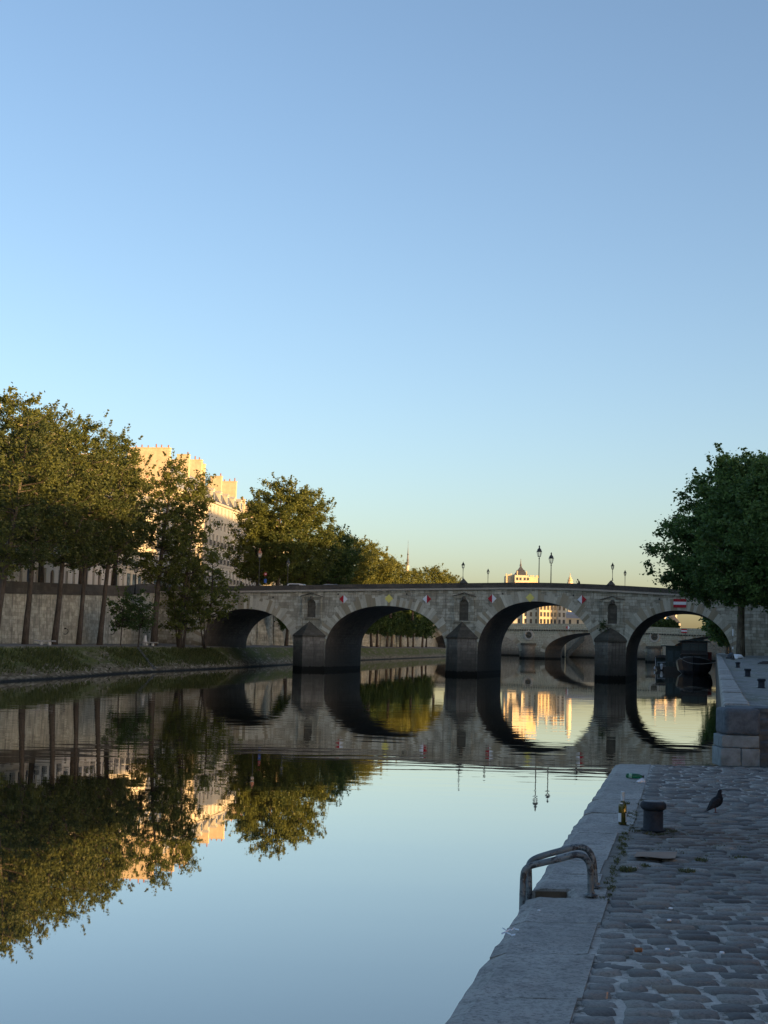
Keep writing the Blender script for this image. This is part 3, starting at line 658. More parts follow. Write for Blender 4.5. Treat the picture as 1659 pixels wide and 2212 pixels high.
# landing ground under the setts
def mortar_sheet():
    rngm = np.random.default_rng(2); ys_ = np.concatenate([np.arange(-8, 4.2, .5), np.arange(4.2, YE - .02, .03), [YE - .02]]); nx = 170
    xs_ = np.concatenate([np.linspace(0, 5.2, nx), [6.5, 9, 14]])
    base = np.array([joint(y).x - .17 for y in ys_])
    X = base[:, None] + xs_[None, :]; Y = np.repeat(ys_[:, None], len(xs_), 1)
    Zn = rngm.normal(0, 1, X.shape); Zs = (Zn + np.roll(Zn, 1, 0) + np.roll(Zn, 1, 1) + np.roll(Zn, (1, 1), (0, 1))) / 4
    lo = np.sin(X * 3.1 + 1.3 * np.sin(Y * 1.7)) * np.sin(Y * 2.3 + np.sin(X * 2.2))
    Z = LZ - .0175 + Zs * .006 + lo * .004
    co = np.stack([X, Y, Z], -1).reshape(-1, 3); H_, W_ = X.shape
    idx = np.arange(H_ * W_).reshape(H_, W_); q = np.stack([idx[:-1, :-1], idx[:-1, 1:], idx[1:, 1:], idx[1:, :-1]], -1).reshape(-1, 4)
    me = bpy.data.meshes.new('quay_landing'); me.vertices.add(len(co)); me.vertices.foreach_set('co', co.ravel()); me.loops.add(q.size); me.loops.foreach_set('vertex_index', q.ravel()); me.polygons.add(len(q)); me.polygons.foreach_set('loop_start', np.arange(len(q)) * 4)
    me.materials.append(M_mortar); me.update(calc_edges=True); me.polygons.foreach_set('use_smooth', [True] * len(q)); return tag(link('quay_landing', me), kind='structure')
mortar_sheet()
# granite setts: each one a rounded, worn stone
rs = random.Random(5); V = []; Fc = []; T = []
def wallx(y): return 5.36 + .235 * (y - 20.6)
yrow = 4.4; rowi = 0
prof = [0, .09, .5, .91, 1.0]; pu_ = [0, .06, .35, .65, .94, 1.0]
def heightp(a, b):
    ea = 1 - abs(2 * a - 1) ** 5; eb = 1 - abs(2 * b - 1) ** 4; return .021 * (ea * eb) ** .38
while yrow < YE - .1:
    depth = rs.uniform(.13, .18); x = joint(yrow).x + rs.uniform(-.02, .03); xe = .2705 * yrow + 1.4 if yrow < 19 else 7.2
    slope = -.012
    lost = 0
    while x < xe:
        wd = rs.uniform(.15, .29)
        if rs.random() < .12: wd *= rs.choice((.6, 1.25))
        g = rs.uniform(.008, .034); gd = rs.uniform(.008, .026)
        # skip stones under the patch of loose sand now and then
        if rs.random() > .012:
            tint = min(1, max(0, rs.gauss(.47, .25))); ang = rs.gauss(0, .03); cx_, cy_ = x + wd / 2, yrow + depth / 2 + slope * (x - 2) + rs.uniform(-.008, .008)
            W2, D2 = (wd - g) / 2, (depth - gd) / 2; dz = rs.uniform(-.008, .004); tx, ty = rs.gauss(0, .012), rs.gauss(0, .02); base = len(V)
            sk = [rs.uniform(-.012, .012) for _ in range(4)]
            bul = rs.uniform(.75, 1.15)
            for bi in prof:
                for ai in pu_:
                    lx = (2 * ai - 1) * W2; ly = (2 * bi - 1) * D2
                    r = 1 - .13 * (abs(2 * ai - 1) ** 6) * (abs(2 * bi - 1) ** 3); lx *= r; ly *= r
                    lx += sk[0] * (2 * bi - 1) * .8; ly += sk[1] * (2 * ai - 1) * .7 + sk[2] * (abs(2 * ai - 1) ** 2) * .6
                    h = heightp(ai, bi) * bul + rs.uniform(-.0016, .0016)
                    if ai in (0, 1.0) or bi in (0, 1.0): h = -.012
                    px = cx_ + lx * math.cos(ang) - ly * math.sin(ang); py = cy_ + lx * math.sin(ang) + ly * math.cos(ang)
                    V.append((px, py, LZ - .021 + h + dz * .7 + lx * tx * .6 + ly * ty * .6))
            na = len(pu_)
            for i in range(len(prof) - 1):
                for k in range(na - 1): Fc.append((base + i * na + k, base + i * na + k + 1, base + (i + 1) * na + k + 1, base + (i + 1) * na + k)); T.append(tint)
        x += wd
    yrow += depth
mb = MB(); mb.v = V; mb.f = Fc; mb.t = T; mb.mi = [0] * len(Fc)
o = mb.build('cobblestone_paving', M_sett, smooth=True); tag(o, kind='structure')
print('setts', len(T) // 20)
# river-side wall body under the landing end (visible step edge)
mb = MB(); mb.box(joint(YE).x - .2, 9.0, YE - .35, YE - .001, -.8, LZ - .034); tag(mb.build('quay_landing_end', M_coping), kind='structure')

# upper quay: low wall with coping running away, end block, steps, cobbled surface
uq = empty('quay_wall', (qx(20.6), 20.6, 0), 'low stone quay wall with worn rounded coping running from the landing to the barge', 'quay wall')
iq = Matrix.Translation((-qx(20.6), -20.6, 0))
YF = 20.62
cp = MB(); rq = random.Random(21); y = YF + .55
mbw = MB()
yy = [YF + .02] + [24 + 6 * i for i in range(0, 80)]
for a, b in zip(yy, yy[1:]):
    za, zb = qz(a) - .28, qz(b) - .28
    mbw.add([iq @ Vector(p) for p in ((qx(a) - .12, a, -1), (qx(b) - .12, b, -1), (qx(b) + .03, b, zb), (qx(a) + .03, a, za), (qx(a) + .5, a, za), (qx(b) + .5, b, zb))], [(0, 1, 2, 3), (3, 2, 5, 4)])
a = YF + .02
mbw.add([iq @ Vector(p) for p in ((qx(a) - .12, a, -1), (qx(a) + .5, a, -1), (qx(a) + .5, a, qz(a) - .28), (qx(a) + .03, a, qz(a) - .28))], [(0, 1, 2, 3)])
mbw.build('wall_face', M_wallX, uq)
def cop(y0, y1, zt, h, x0o=0, x1o=.48, tint=.5, r=.07):
    """coping block with rounded outer edge"""
    y0 += .006; y1 -= .006; n = 4
    sec = [(x0o, -h), (x0o, -r)] + [(x0o + r - r * math.cos(t), -r + r * math.sin(t)) for t in [math.pi / 8 * k for k in range(1, 5)]] + [(x1o - r * .5, 0), (x1o, -r * .4), (x1o, -h)]
    cp.tint = tint; L_ = len(sec); vs_ = []
    fr = [0, .03, .5, .97, 1]
    for k, f in enumerate(fr):
        yv = y0 + (y1 - y0) * f; sh = .015 if k in (0, 4) else 0
        for sx, sz in sec: vs_.append(iq @ Vector((qx(yv) + sx + (sh if sx < .2 else -sh), yv, zt(yv) + .02 + sz - (sh if sz > -h * .5 else 0) + rq.uniform(-.004, .004))))
    fs = [(i * L_ + k, i * L_ + k + 1, (i + 1) * L_ + k + 1, (i + 1) * L_ + k) for i in range(4) for k in range(L_ - 1)] + [tuple(range(L_))[::-1], tuple(4 * L_ + k for k in range(L_))]
    cp.add(vs_, fs)
while y < 205:
    ln = rq.uniform(.85, 1.25) * (1 if y < 60 else 3); dzz = rq.uniform(-.02, .02); cop(y, y + ln, lambda yv, d=dzz: qz(yv) + .06 + d, .3, tint=rq.random()); y += ln
cp.build('coping', M_coping, uq, smooth=False)
# big rounded end block over two courses
eb = MB(); p0 = Vector((qx(YF), YF, 0)); bw = .52; zt = 3.17
def rblock(mb, x0, x1, y0, y1, z0, z1, r, tint=.5):
    mb.tint = tint; bm = bmesh.new(); bmesh.ops.create_cube(bm, size=1)
    for v in bm.verts: v.co = Vector((x0 + (v.co.x + .5) * (x1 - x0), y0 + (v.co.y + .5) * (y1 - y0), z0 + (v.co.z + .5) * (z1 - z0)))
    bmesh.ops.bevel(bm, geom=bm.edges[:] + bm.verts[:], offset=r, segments=4, profile=.6, affect='EDGES')
    bm.verts.index_update(); mb.add([v.co.copy() for v in bm.verts], [tuple(v.index for v in f.verts) for f in bm.faces]); bm.free()
rblock(eb, .0, bw - .005, -.04, .56, 2.83, zt + .04, .065, .35); eb.build('end_block', plain('dark_granite', (.082, .10, .12), .8, .2, var=.3, nscale=14), uq, smooth=True)
eb = MB(); rblock(eb, -.06, .235, -.03, .5, LZ - .02, 2.645, .02, .8); rblock(eb, .243, bw - .01, -.02, .5, LZ - .02, 2.64, .02, .9); rblock(eb, -.04, bw - .02, -.02, .5, 2.65, 2.826, .02, .6); eb.build('end_courses', plain('limewashed_stone', (.17, .20, .215), .9, var=.35, nscale=7), uq, smooth=True)
# steps up to the upper quay
mb = MB()
for i in range(5):
    x0 = p0.x + bw + .012; z1 = LZ + .77 * (i + 1) / 5; y0 = YF + .12 + .3 * i; mb.tint = rq.random(); mb.box(x0 + .003 * i, x0 + 2.6, y0, y0 + .3 + (.6 if i == 4 else .02), LZ - .05, z1 + .0); mb.box(x0 + .004 + .003 * i, x0 + 2.6, y0 - .03, y0 - .001, z1 - .06, z1 + .003)
tag(mb.build('quay_steps', plain('step_stone', (.09, .11, .125), .85, .2, var=.35, nscale=8)), kind='structure')
rows = []
for i in range(0, 120):
    y = YF + 1.6 + i * 5.0; a = qx(y) + .44
    rows.append([Vector((a, y, qz(y) - .02)), Vector((a + 3, y, qz(y) - .0)), Vector((qx(y) + 13.2, y, qz(y) + .1))])
tag(strip(rows, 'upper_quay', M_farsett), kind='structure')
# right bank retaining wall with the street above (beside and beyond the frame)
rw = MB(); yy = [YF + 3 + 6 * i for i in range(0, 28)] 
for a, b in zip(yy, yy[1:]):
    rw.quad((qx(a) + 13, a, 2.2), (qx(a) + 13.3, a, 9.6), (qx(b) + 13.3, b, 9.6), (qx(b) + 13, b, 2.2)); rw.box(0, 0, 0, 0, 0, 0)
    rw.add([(qx(a) + 13.25, a, 9.6), (qx(b) + 13.25, b, 9.6), (qx(b) + 13.8, b, 9.6), (qx(a) + 13.8, a, 9.6), (qx(a) + 13.25, a, 10.6), (qx(b) + 13.25, b, 10.6), (qx(b) + 13.8, b, 10.6), (qx(a) + 13.8, a, 10.6)], [(4, 5, 6, 7), (0, 1, 5, 4), (2, 3, 7, 6), (3, 0, 4, 7)])
tag(rw.build('river_wall', M_wallL), 'tall ashlar retaining wall along the right bank behind the chestnut trees', 'river wall')
rows = [[Vector((qx(y) + 13.5, y, 9.6)), Vector((qx(y) + 13.5 + 300, y, 9.8))] for y in [-200 + 20 * i for i in range(0, 45)]]
tag(strip(rows, 'right_bank_street', M_street), kind='structure')

# ------------------------------------------------------------------ ladder hoops
def pipe_mat():
    q = N('worn_painted_pipe', .5, .45); co = q.coord(); n1 = q.noise(co, 14, 6, .75); n2 = q.noise(co, 5, 3)
    c = q.mix(q.ramp(n2, [(.4, 0.0), (.6, 1.0)]), (.09, .115, .13), (.16, .19, .205)); c = q.mix(q.ramp(n1, [(.5, 0.0), (.56, 1.0)]), c, (.03, .033, .036))
    c = q.mix(q.ramp(q.noise(co, 9, 5, .7), [(.64, 0.0), (.68, .7)]), c, (.11, .06, .035)); q.col(c); q.bump(n1, .5, .003); return q.m
M_pipe = pipe_mat()
yA = G(1277, 1935.6, LZ).y; yB = G(1287.6, 1917, LZ).y
def hoop(pts, Y):
    out = []
    for X_, Y_ in pts:
        p = P((1600 + X_ / 3.687) / 1.507, (2650 + Y_ / 3.687) / 1.507, Y); out.append(p)
    return out
HA = hoop([(370, 1035), (378, 850), (382, 745), (392, 690), (412, 655), (450, 628), (520, 607), (700, 565), (860, 527), (960, 497), (1020, 487), (1075, 492), (1125, 520), (1160, 570), (1180, 630), (1190, 720), (1195, 985)], yA)
HB = hoop([(452, 985), (450, 750), (446, 650), (452, 600), (480, 560), (540, 525), (680, 480), (860, 432), (960, 403), (1040, 392), (1110, 402), (1160, 432), (1200, 490), (1222, 560), (1235, 700), (1252, 884)], yB)
ld = empty('boarding_ladder', (HA[-1].x, yA, LZ), 'pair of bent worn steel pipe handrails of a quay ladder, rising from the coping edge', 'ladder')
il = Matrix.Translation((-HA[-1].x, -yA, -LZ))
def smoothpath(p, it=2):
    for _ in range(it):
        q = [p[0]]
        for a, b in zip(p, p[1:]): q += [a * .75 + b * .25, a * .25 + b * .75]
        p = q + [p[-1]]
    return p
for H in (HA, HB):
    H = [Vector((H[0].x + .0, H[0].y, 0.35))] + H; H[-1] = Vector((H[-1].x, H[-1].y, LZ - .06)); mb = MB(); mb.tube([il @ p for p in smoothpath(H)], .0215, 12); mb.build('handrail', M_pipe, ld, smooth=True)
    mb = MB(); mb.lathe([(.045, 0), (.045, .008), (.026, .016), (.024, .03)], 12, il @ Matrix.Translation((H[-1].x, H[-1].y, LZ + .002))); mb.build('base_collar', M_pipe, ld)
for k in range(6):
    mb = MB(); z = LZ - .35 - .28 * k; mb.tube([il @ Vector((HA[0].x, yA, z)), il @ Vector((HB[0].x, yB, z))], .014, 8); mb.build('rung', M_pipe, ld)
mb = MB(); mb.box(edge(NY1).x + .02, NXR + .0, NY1 - .03, NY1 - .004, LZ - 1.6, LZ - .03); rec = mb.build('recess_board', M_wood); tag(rec, 'brown weathered board lining the notch in the quay edge beneath the ladder rails', 'board')

# ------------------------------------------------------------------ bollards
def bollard_proto():
    prof = [(.112, 0), (.112, .012), (.09, .02), (.087, .16), (.088, .178), (.1, .188), (.113, .2), (.117, .215), (.116, .232), (.108, .248), (.094, .258), (.05, .262), (.0, .263)]
    mb = MB(); mb.lathe(prof[:5], 28); me1 = mb.mesh('post', M_cast, True); mb = MB(); mb.lathe([(.08, .176)] + prof[5:], 28); me2 = mb.mesh('cap', M_cast, True); return me1, me2
bp, bc = bollard_proto()
pb = G(1415.5, 1796, LZ)
b0 = empty('mooring_bollard', pb, 'nearest black iron bollard with a mushroom cap, right of the upright bottle', 'bollard', 'mooring bollards on the quay'); link('post', bp, b0); link('cap', bc, b0)
mbt = MB(); mbt.lathe([(.088, .2585), (.086, .2605), (.05, .2645), (0, .2655)], 24); link('sky_sheen_top', mbt.mesh('sky_sheen_top', plain('sky_sheen_iron', (.16, .17, .18), .6, .3, var=.4, nscale=30), True), b0)  # pale disc on the cap: sky reflection painted into the colour
b0.matrix_world = TR(pb.x, pb.y + .1, LZ - .004)
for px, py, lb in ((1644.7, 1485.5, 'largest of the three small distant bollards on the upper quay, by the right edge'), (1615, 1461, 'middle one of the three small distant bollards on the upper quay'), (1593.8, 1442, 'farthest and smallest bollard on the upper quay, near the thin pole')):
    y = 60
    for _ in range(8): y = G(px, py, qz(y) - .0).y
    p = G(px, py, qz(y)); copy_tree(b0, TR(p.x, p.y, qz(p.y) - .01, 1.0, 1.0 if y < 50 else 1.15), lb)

# ------------------------------------------------------------------ wine bottle
def glassy(name, c, rough=.08):
    q = N(name, rough, .6); q.col(c); q.b.inputs['Transmission Weight'].default_value = .55; q.b.inputs['IOR'].default_value = 1.45; return q.m
M_bglass = glassy('olive_bottle_glass', (.12, .11, .015)); M_gglass = glassy('green_plastic', (.01, .16, .07), .2); M_dark = plain('dark_wine', (.012, .014, .006), .3)
M_foil = plain('pale_foil', (.55, .60, .64), .45, var=.08); M_label = plain('paper_label', (.58, .60, .64), .8, var=.08); M_paper = plain('white_paper', (.62, .65, .70), .9, var=.1)
pw = G(1344.5, 1781.5, LZ)
wb = empty('wine_bottle', Matrix.Translation((pw.x, pw.y, LZ)), 'upright olive glass wine bottle with pale foil neck and white labels, standing on the coping', 'bottle')
mb = MB(); mb.lathe([(.030, 0), (.0375, .004), (.0378, .02), (.0378, .165), (.034, .185), (.024, .205), (.0155, .222), (.0145, .24), (.0145, .285)], 24); mb.build('glass', M_bglass, wb, smooth=True)
mb = MB(); mb.lathe([(.033, .006), (.0345, .12), (.0335, .121), (0, .121)], 20); mb.build('wine', M_dark, wb)
mb = MB(); mb.lathe([(.0165, .205), (.0175, .207), (.0165, .24), (.0158, .288), (.0172, .289), (.0172, .30), (.0165, .303), (0, .303)], 20); mb.build('foil_capsule', M_foil, wb, smooth=True)
def arc(r, z0, z1, a0, a1, n=8):
    mb = MB(); 
    for i in range(n):
        t0, t1 = R_(a0 + (a1 - a0) * i / n), R_(a0 + (a1 - a0) * (i + 1) / n)
        mb.quad((r * math.cos(t0), r * math.sin(t0), z0), (r * math.cos(t1), r * math.sin(t1), z0), (r * math.cos(t1), r * math.sin(t1), z1), (r * math.cos(t0), r * math.sin(t0), z1))
    return mb
arc(.0384, .028, .108, 150, 243).build('label', M_label, wb); arc(.0384, .028, .108, -52, 20).build('label', M_label, wb)
arc(.031, .19, .203, 200, 262, 5).build('neck_label', M_label, wb)
# fallen green bottle and tissue
pg = G(1372, 1682, LZ)
gb = empty('plastic_bottle', TR(pg.x, pg.y, LZ + .032, R_(-22)), 'green plastic bottle lying on its side on the coping', 'bottle')
RX = Matrix.Rotation(R_(90), 4, 'Y')
mb = MB(); mb.lathe([(0, -.115), (.026, -.113), (.031, -.10), (.030, -.06), (.0315, -.05), (.0315, .02), (.027, .055), (.015, .085), (.0125, .092), (.0125, .102)], 20, RX); mb.build('body', M_gglass, gb, smooth=True)
mb = MB(); mb.lathe([(.0145, .094), (.0145, .112), (0, .112)], 16, RX); mb.build('cap', M_iron, gb)
mb = MB(); mb.lathe([(.032, -.075), (.032, -.035)], 20, RX); lb_ = mb.build('label', plain('pale_green_label', (.25, .42, .33), .7), gb)
def crumple(name, p, sx, sy, sz, mat, label, cat, seed=1, group=None):
    bm = bmesh.new(); bmesh.ops.create_icosphere(bm, subdivisions=3, radius=1); r = random.Random(seed); ks = [(Vector((r.gauss(0, 1), r.gauss(0, 1), r.gauss(0, 1))).normalized(), r.uniform(.6, 1)) for _ in range(14)]
    for v in bm.verts:
        m = min([k[1] / max(.2, v.co.normalized().dot(k[0])) for k in ks] + [1.2]); v.co = Vector((v.co.x * sx, v.co.y * sy, max(-.25, v.co.z) * sz)) * m
    me = bpy.data.meshes.new(name); bm.to_mesh(me); bm.free(); me.materials.append(mat); o = link(name, me, None, Matrix.Translation(p)); tag(o, label, cat, group); return o
pt = G(1383.6, 1690, LZ); crumple('crumpled_tissue', Vector((pt.x, pt.y, LZ + .008)), .058, .05, .045, M_paper, 'crumpled white tissue beside the neck of the fallen green bottle', 'tissue', 4)
# cardboard
M_card = plain('cardboard', (.27, .20, .155), .9, var=.12, nscale=4)
cq = [G(1367.5, 1857.5, LZ), G(1457.5, 1860, LZ), G(1463, 1844.5, LZ + .01), G(1376, 1844.5, LZ + .0)]
mb = MB(); n = 10
for k in range(2):
    vs_ = [(cq[0] * (1 - i / n) + cq[1] * (i / n)) * (1 - j / 4) + (cq[3] * (1 - i / n) + cq[2] * (i / n)) * (j / 4) + Vector((0, 0, .012 + .005 * math.sin(i * .6) * (1 - j / 4) + .007 * (j == 0) + (.004 if k else 0))) for j in range(5) for i in range(n + 1)]
    fs = [(j * (n + 1) + i, j * (n + 1) + i + 1, (j + 1) * (n + 1) + i + 1, (j + 1) * (n + 1) + i) for j in range(4) for i in range(n)]
    mb.add(vs_, fs if k else [f[::-1] for f in fs])
mb.build('cardboard_sheet', M_card); tag(bpy.data.objects['cardboard_sheet'], 'flat brown cardboard sheet lying on the cobbles below the near bollard', 'cardboard')
# litter
def disc(px, py, r, h, mat, name, label, cat, group=None):
    p = G(px, py, LZ); mb = MB(); mb.lathe([(r, 0), (r, h * .7), (r * .85, h), (0, h)], 14, Matrix.Translation((p.x, p.y, LZ + .003)) @ Matrix.Rotation(.08, 4, 'X')); o = mb.build(name, mat, smooth=False); tag(o, label, cat, group)
for k, (px, py, lb) in enumerate(((1448.8, 1964, 'upper one of the pair of white bottle caps close together on the cobbles'), (1445.7, 1990, 'lower one of the pair of white bottle caps close together on the cobbles'), (1442, 2052.8, 'white bottle cap on the cobbles level with the brown stub'), (1559.6, 2060, 'white bottle cap farthest right on the near cobbles'), (1164.4, 1969, 'tiny white bottle cap alone on the grey coping below the ladder'))):
    disc(px, py, .0135 if k < 4 else .011, .007, M_paper, 'bottle_cap', lb, 'bottle cap', 'white caps scattered on the quay')
p = G(1378.7, 2059, LZ); mb = MB(); mb.lathe([(.0, -.02), (.011, -.02), (.0125, -.015), (.0125, .015), (.011, .02), (0, .02)], 12, Matrix.Translation((p.x, p.y, LZ + .017)) @ RX); tag(mb.build('cork_stub', plain('orange_cork', (.24, .11, .05), .8)), 'small orange brown cork lying on the near cobbles', 'cork')
p = G(1311.7, 2160, LZ); mb = MB(); mb.tube([(p.x - .003, p.y, LZ + .004), (p.x + .004, p.y + .02, LZ + .03)], .0045, 8); tag(mb.build('cigarette_butt', plain('filter_paper', (.45, .28, .20), .9)), 'cigarette butt stuck in the joint near the coping', 'cigarette butt')
# torn paper ribbon
mb = MB(); pts = [(1085, 2008), (1093, 2015), (1103, 2013), (1112, 2010), (1121, 2014)]; q = [G(a, b, LZ) for a, b in pts]
for (a, b) in zip(q, q[1:]): mb.quad(a + Vector((0, -.008, .006)), b + Vector((0, -.008, .012)), b + Vector((0, .006, .018)), a + Vector((0, .006, .012)))
pts = [(1083, 2020), (1094, 2017), (1104, 2023), (1113, 2023)]; q = [G(a, b, LZ) for a, b in pts]
for (a, b) in zip(q, q[1:]): mb.quad(a + Vector((0, -.012, .005)), b + Vector((0, -.012, .010)), b + Vector((0, .008, .014)), a + Vector((0, .008, .010)))
tag(mb.build('torn_paper', M_paper), 'torn strip of white paper on the coping near the water edge', 'paper')

# ------------------------------------------------------------------ pigeon
def loft(mb, secs, n=14):
    """secs: (centre, right_vec, up_vec)"""
    vs_ = [c + r * math.cos(2 * math.pi * k / n) + u * math.sin(2 * math.pi * k / n) for c, r, u in secs for k in range(n)]
    fs = [(i * n + k, i * n + (k + 1) % n, (i + 1) * n + (k + 1) % n, (i + 1) * n + k) for i in range(len(secs) - 1) for k in range(n)]
    fs += [tuple(range(n))[::-1], tuple((len(secs) - 1) * n + k for k in range(n))]; mb.add(vs_, fs)
M_feather = plain('dark_feather', (.009, .010, .014), .7, .2, var=.5, nscale=30); M_wing = plain('wing_feather', (.016, .018, .025), .7, .2, var=.6, nscale=45); M_leg = plain('pigeon_leg', (.16, .05, .04), .7); M_beak = plain('beak', (.03, .028, .03), .4)
pp = G(1545, 1758, LZ)
pig = empty('pigeon', TR(pp.x, pp.y, LZ + .012, R_(4)), 'black pigeon standing upright on the cobbles and facing right', 'pigeon')
Vy = Vector((0, 1, 0))
spine = [(-.078, .022, .003, .016), (-.062, .036, .009, .022), (-.046, .052, .02, .028), (-.028, .068, .034, .037), (-.005, .088, .046, .045), (.016, .108, .052, .047), (.032, .128, .050, .044), (.040, .150, .040, .037), (.042, .168, .029, .029), (.042, .184, .023, .023), (.043, .196, .0215, .020), (.047, .207, .022, .0195), (.053, .215, .0195, .0175), (.060, .218, .013, .013), (.066, .217, .005, .006)]
mb = MB(); secs = []
for i, (x, z, rt, ry) in enumerate(spine):
    a = spine[max(i - 1, 0)]; b = spine[min(i + 1, len(spine) - 1)]; t = Vector((b[0] - a[0], 0, b[1] - a[1])).normalized()
    secs.append((Vector((x, 0, z)), t.cross(Vy).normalized() * rt, Vy * ry))
loft(mb, secs); mb.build('body', M_feather, pig, smooth=True)
mb = MB(); loft(mb, [(Vector((.062, 0, .216)), Vector((0, 0, .0055)), Vy * .005), (Vector((.07, 0, .2135)), Vector((0, 0, .004)), Vy * .0038), (Vector((.078, 0, .208)), Vector((0, 0, .0012)), Vy * .0012)], 8); mb.build('beak', M_beak, pig, smooth=True)
for s in (-1, 1):
    mb = MB(); sp = [(.034, .142, .012, .004), (.022, .128, .03, .007), (.0, .104, .036, .008), (-.026, .078, .030, .007), (-.05, .052, .019, .005), (-.072, .030, .009, .003), (-.088, .014, .002, .001)]
    sec = []
    for i, (x, z, rt, ry) in enumerate(sp):
        a = sp[max(i - 1, 0)]; b = sp[min(i + 1, len(sp) - 1)]; t = Vector((b[0] - a[0], 0, b[1] - a[1])).normalized(); yoff = s * (.046 - .03 * (i / 6) ** 1.5)
        sec.append((Vector((x, yoff, z)), t.cross(Vy).normalized() * rt, Vy * ry))
    loft(mb, sec, 10); mb.build('wing', M_wing, pig, smooth=True)
    mb = MB(); mb.tube([(.006 * s - .003, s * .016, .05), (.004 * s + .003, s * .017, .028), (.004 * s + .0, s * .018, .004)], [.0075, .0035, .003], 8)
    for t_ in (-35, 0, 35, 180): mb.tube([(.004 * s, s * .018, .003), (.004 * s + .022 * math.cos(R_(t_)) * (.6 if t_ == 180 else 1), s * .018 + .022 * math.sin(R_(t_)), .001)], [.0028, .0012], 6)
    mb.build('leg', M_leg, pig, smooth=True)
    mb = MB(); mb.lathe([(0, -.003), (.0025, -.0015), (.003, 0), (.0025, .0015), (0, .003)], 8, TR(.053, s * .0185, .217)); mb.build('eye', plain('pigeon_eye', (.3, .08, .02), .2), pig)
mb = MB(); mb.prism([(-.07, -.017, .03), (-.105, -.024, -.006 + .01), (-.105, .024, -.006 + .01), (-.07, .017, .03)], (0.004, 0, .007)); mb.build('tail', M_wing, pig)

# ------------------------------------------------------------------ weeds and grass on the landing
rg = np.random.default_rng(4)
def blades(name, spots, mat, label=None, kind='stuff', cat=None):
    V = []; Fc = []; T = []
    for (x, y, z, n, rad, h, ry) in spots:
        for _ in range(n):
            a = rg.uniform(0, 6.28); r = rad * math.sqrt(rg.uniform()); bx = x + r * math.cos(a); by = y + r * ry * math.sin(a); hh = h * rg.uniform(.4, 1.2); la = rg.uniform(0, 6.28); ln = hh * rg.uniform(.2, 1.1); wv = rg.uniform(.0015, .004) * (1 + hh * 6)
            dx, dy = math.cos(la), math.sin(la); k = len(V)
            V += [(bx - dy * wv, by + dx * wv, z), (bx + dy * wv, by - dx * wv, z), (bx + dx * ln * .4 - dy * wv * .8, by + dy * ln * .4 + dx * wv * .8, z + hh * .6), (bx + dx * ln * .4 + dy * wv * .8, by + dy * ln * .4 - dx * wv * .8, z + hh * .6), (bx + dx * ln, by + dy * ln, z + hh)]
            Fc += [(k, k + 1, k + 3, k + 2), (k + 2, k + 3, k + 4)]; t = rg.uniform(); T += [t, t]
    mb = MB(); mb.v = V; mb.f = Fc; mb.t = T; mb.mi = [0] * len(Fc); o = mb.build(name, mat); tag(o, label, cat, None, kind); return o
M_grass = leaf_mat('grass_blades', (.045, .05, .02), (.12, .125, .05), .2); M_moss = leaf_mat('dry_moss', (.05, .045, .02), (.10, .10, .04), .1)
sp = []
y = 8.6
while y < 17:
    p = joint(y); dens = 1.0 if 9.5 < y < 14.5 else .35
    if rg.uniform() < dens * .85: sp.append((p.x + rg.uniform(-.09, -.02), y, LZ - .01, int(rg.uniform(8, 45)), rg.uniform(.015, .035), rg.uniform(.008, .022), 2.2))
    y += rg.uniform(.05, .13)
for px, py, rad, n, h in ((1356, 1878, .065, 260, .035), (1484, 1880, .06, 110, .028), (1515, 1857, .05, 110, .028), (1395, 1868, .05, 60, .02), (1347, 1762, .04, 130, .035), (1350, 1737, .045, 150, .04), (1367, 1690, .03, 30, .02), (1600, 1850, .06, 70, .02), (1560, 1828, .05, 60, .02)):
    p = G(px, py, LZ); sp.append((p.x, p.y, LZ - .012, n, rad, h, 1.3))
blades('weeds', sp, M_grass)
sp = []
for k in range(46):
    a = rg.uniform(0, 6.28); r = rg.uniform(.1, .2); sp.append((pb.x + r * math.cos(a) + .04 * rg.uniform(), pb.y + .1 + r * 1.5 * math.sin(a), LZ - .014, 26, .035, .018, 1))
for k in range(90):
    p = G(rg.uniform(1400, 1650), rg.uniform(1790, 1850), LZ); sp.append((p.x, p.y, LZ - .018, 8, .04, .014, 1))
blades('moss', sp, M_moss)

# ------------------------------------------------------------------ trees
def leaf_mesh(name, mat, clusters, per, size, rng, flat=1.0):
    C = np.array([c[:3] for c in clusters]); Rd = np.array([c[3] for c in clusters]); Tn = np.array([c[4] for c in clusters])
    k = np.repeat(np.arange(len(C)), [max(4, int(per * (r / .9) ** 1.6)) for r in Rd]); n = len(k)
    d = rng.normal(size=(n, 3)); d /= np.linalg.norm(d, axis=1)[:, None]; rad = np.abs(rng.normal(0, .62, n)) + .08
    c = C[k] + d * (rad * Rd[k])[:, None] * np.array([1, 1, .75 * flat])
    a = rng.normal(size=(n, 3)); a[:, 2] *= .6; a /= np.linalg.norm(a, axis=1)[:, None]
    b = rng.normal(size=(n, 3)); b -= a * (a * b).sum(1)[:, None]; b /= np.linalg.norm(b, axis=1)[:, None]
    s = size * rng.uniform(.6, 1.25, n)[:, None]
    v = np.stack([c - a * s, c - b * s * .62 + a * s * .15, c + a * s, c + b * s * .62 + a * s * .15], 1).reshape(-1, 3)
    me = bpy.data.meshes.new(name); me.vertices.add(4 * n); me.vertices.foreach_set('co', v.ravel())
    me.loops.add(4 * n); me.loops.foreach_set('vertex_index', np.arange(4 * n)); me.polygons.add(n); me.polygons.foreach_set('loop_start', np.arange(n) * 4)
    t = np.clip(Tn[k] + rng.normal(0, .16, n), 0, 1); at = me.attributes.new('tint', 'FLOAT', 'FACE'); at.data.foreach_set('value', t.astype(np.float32))
    me.materials.append(mat); me.update(calc_edges=True); return me
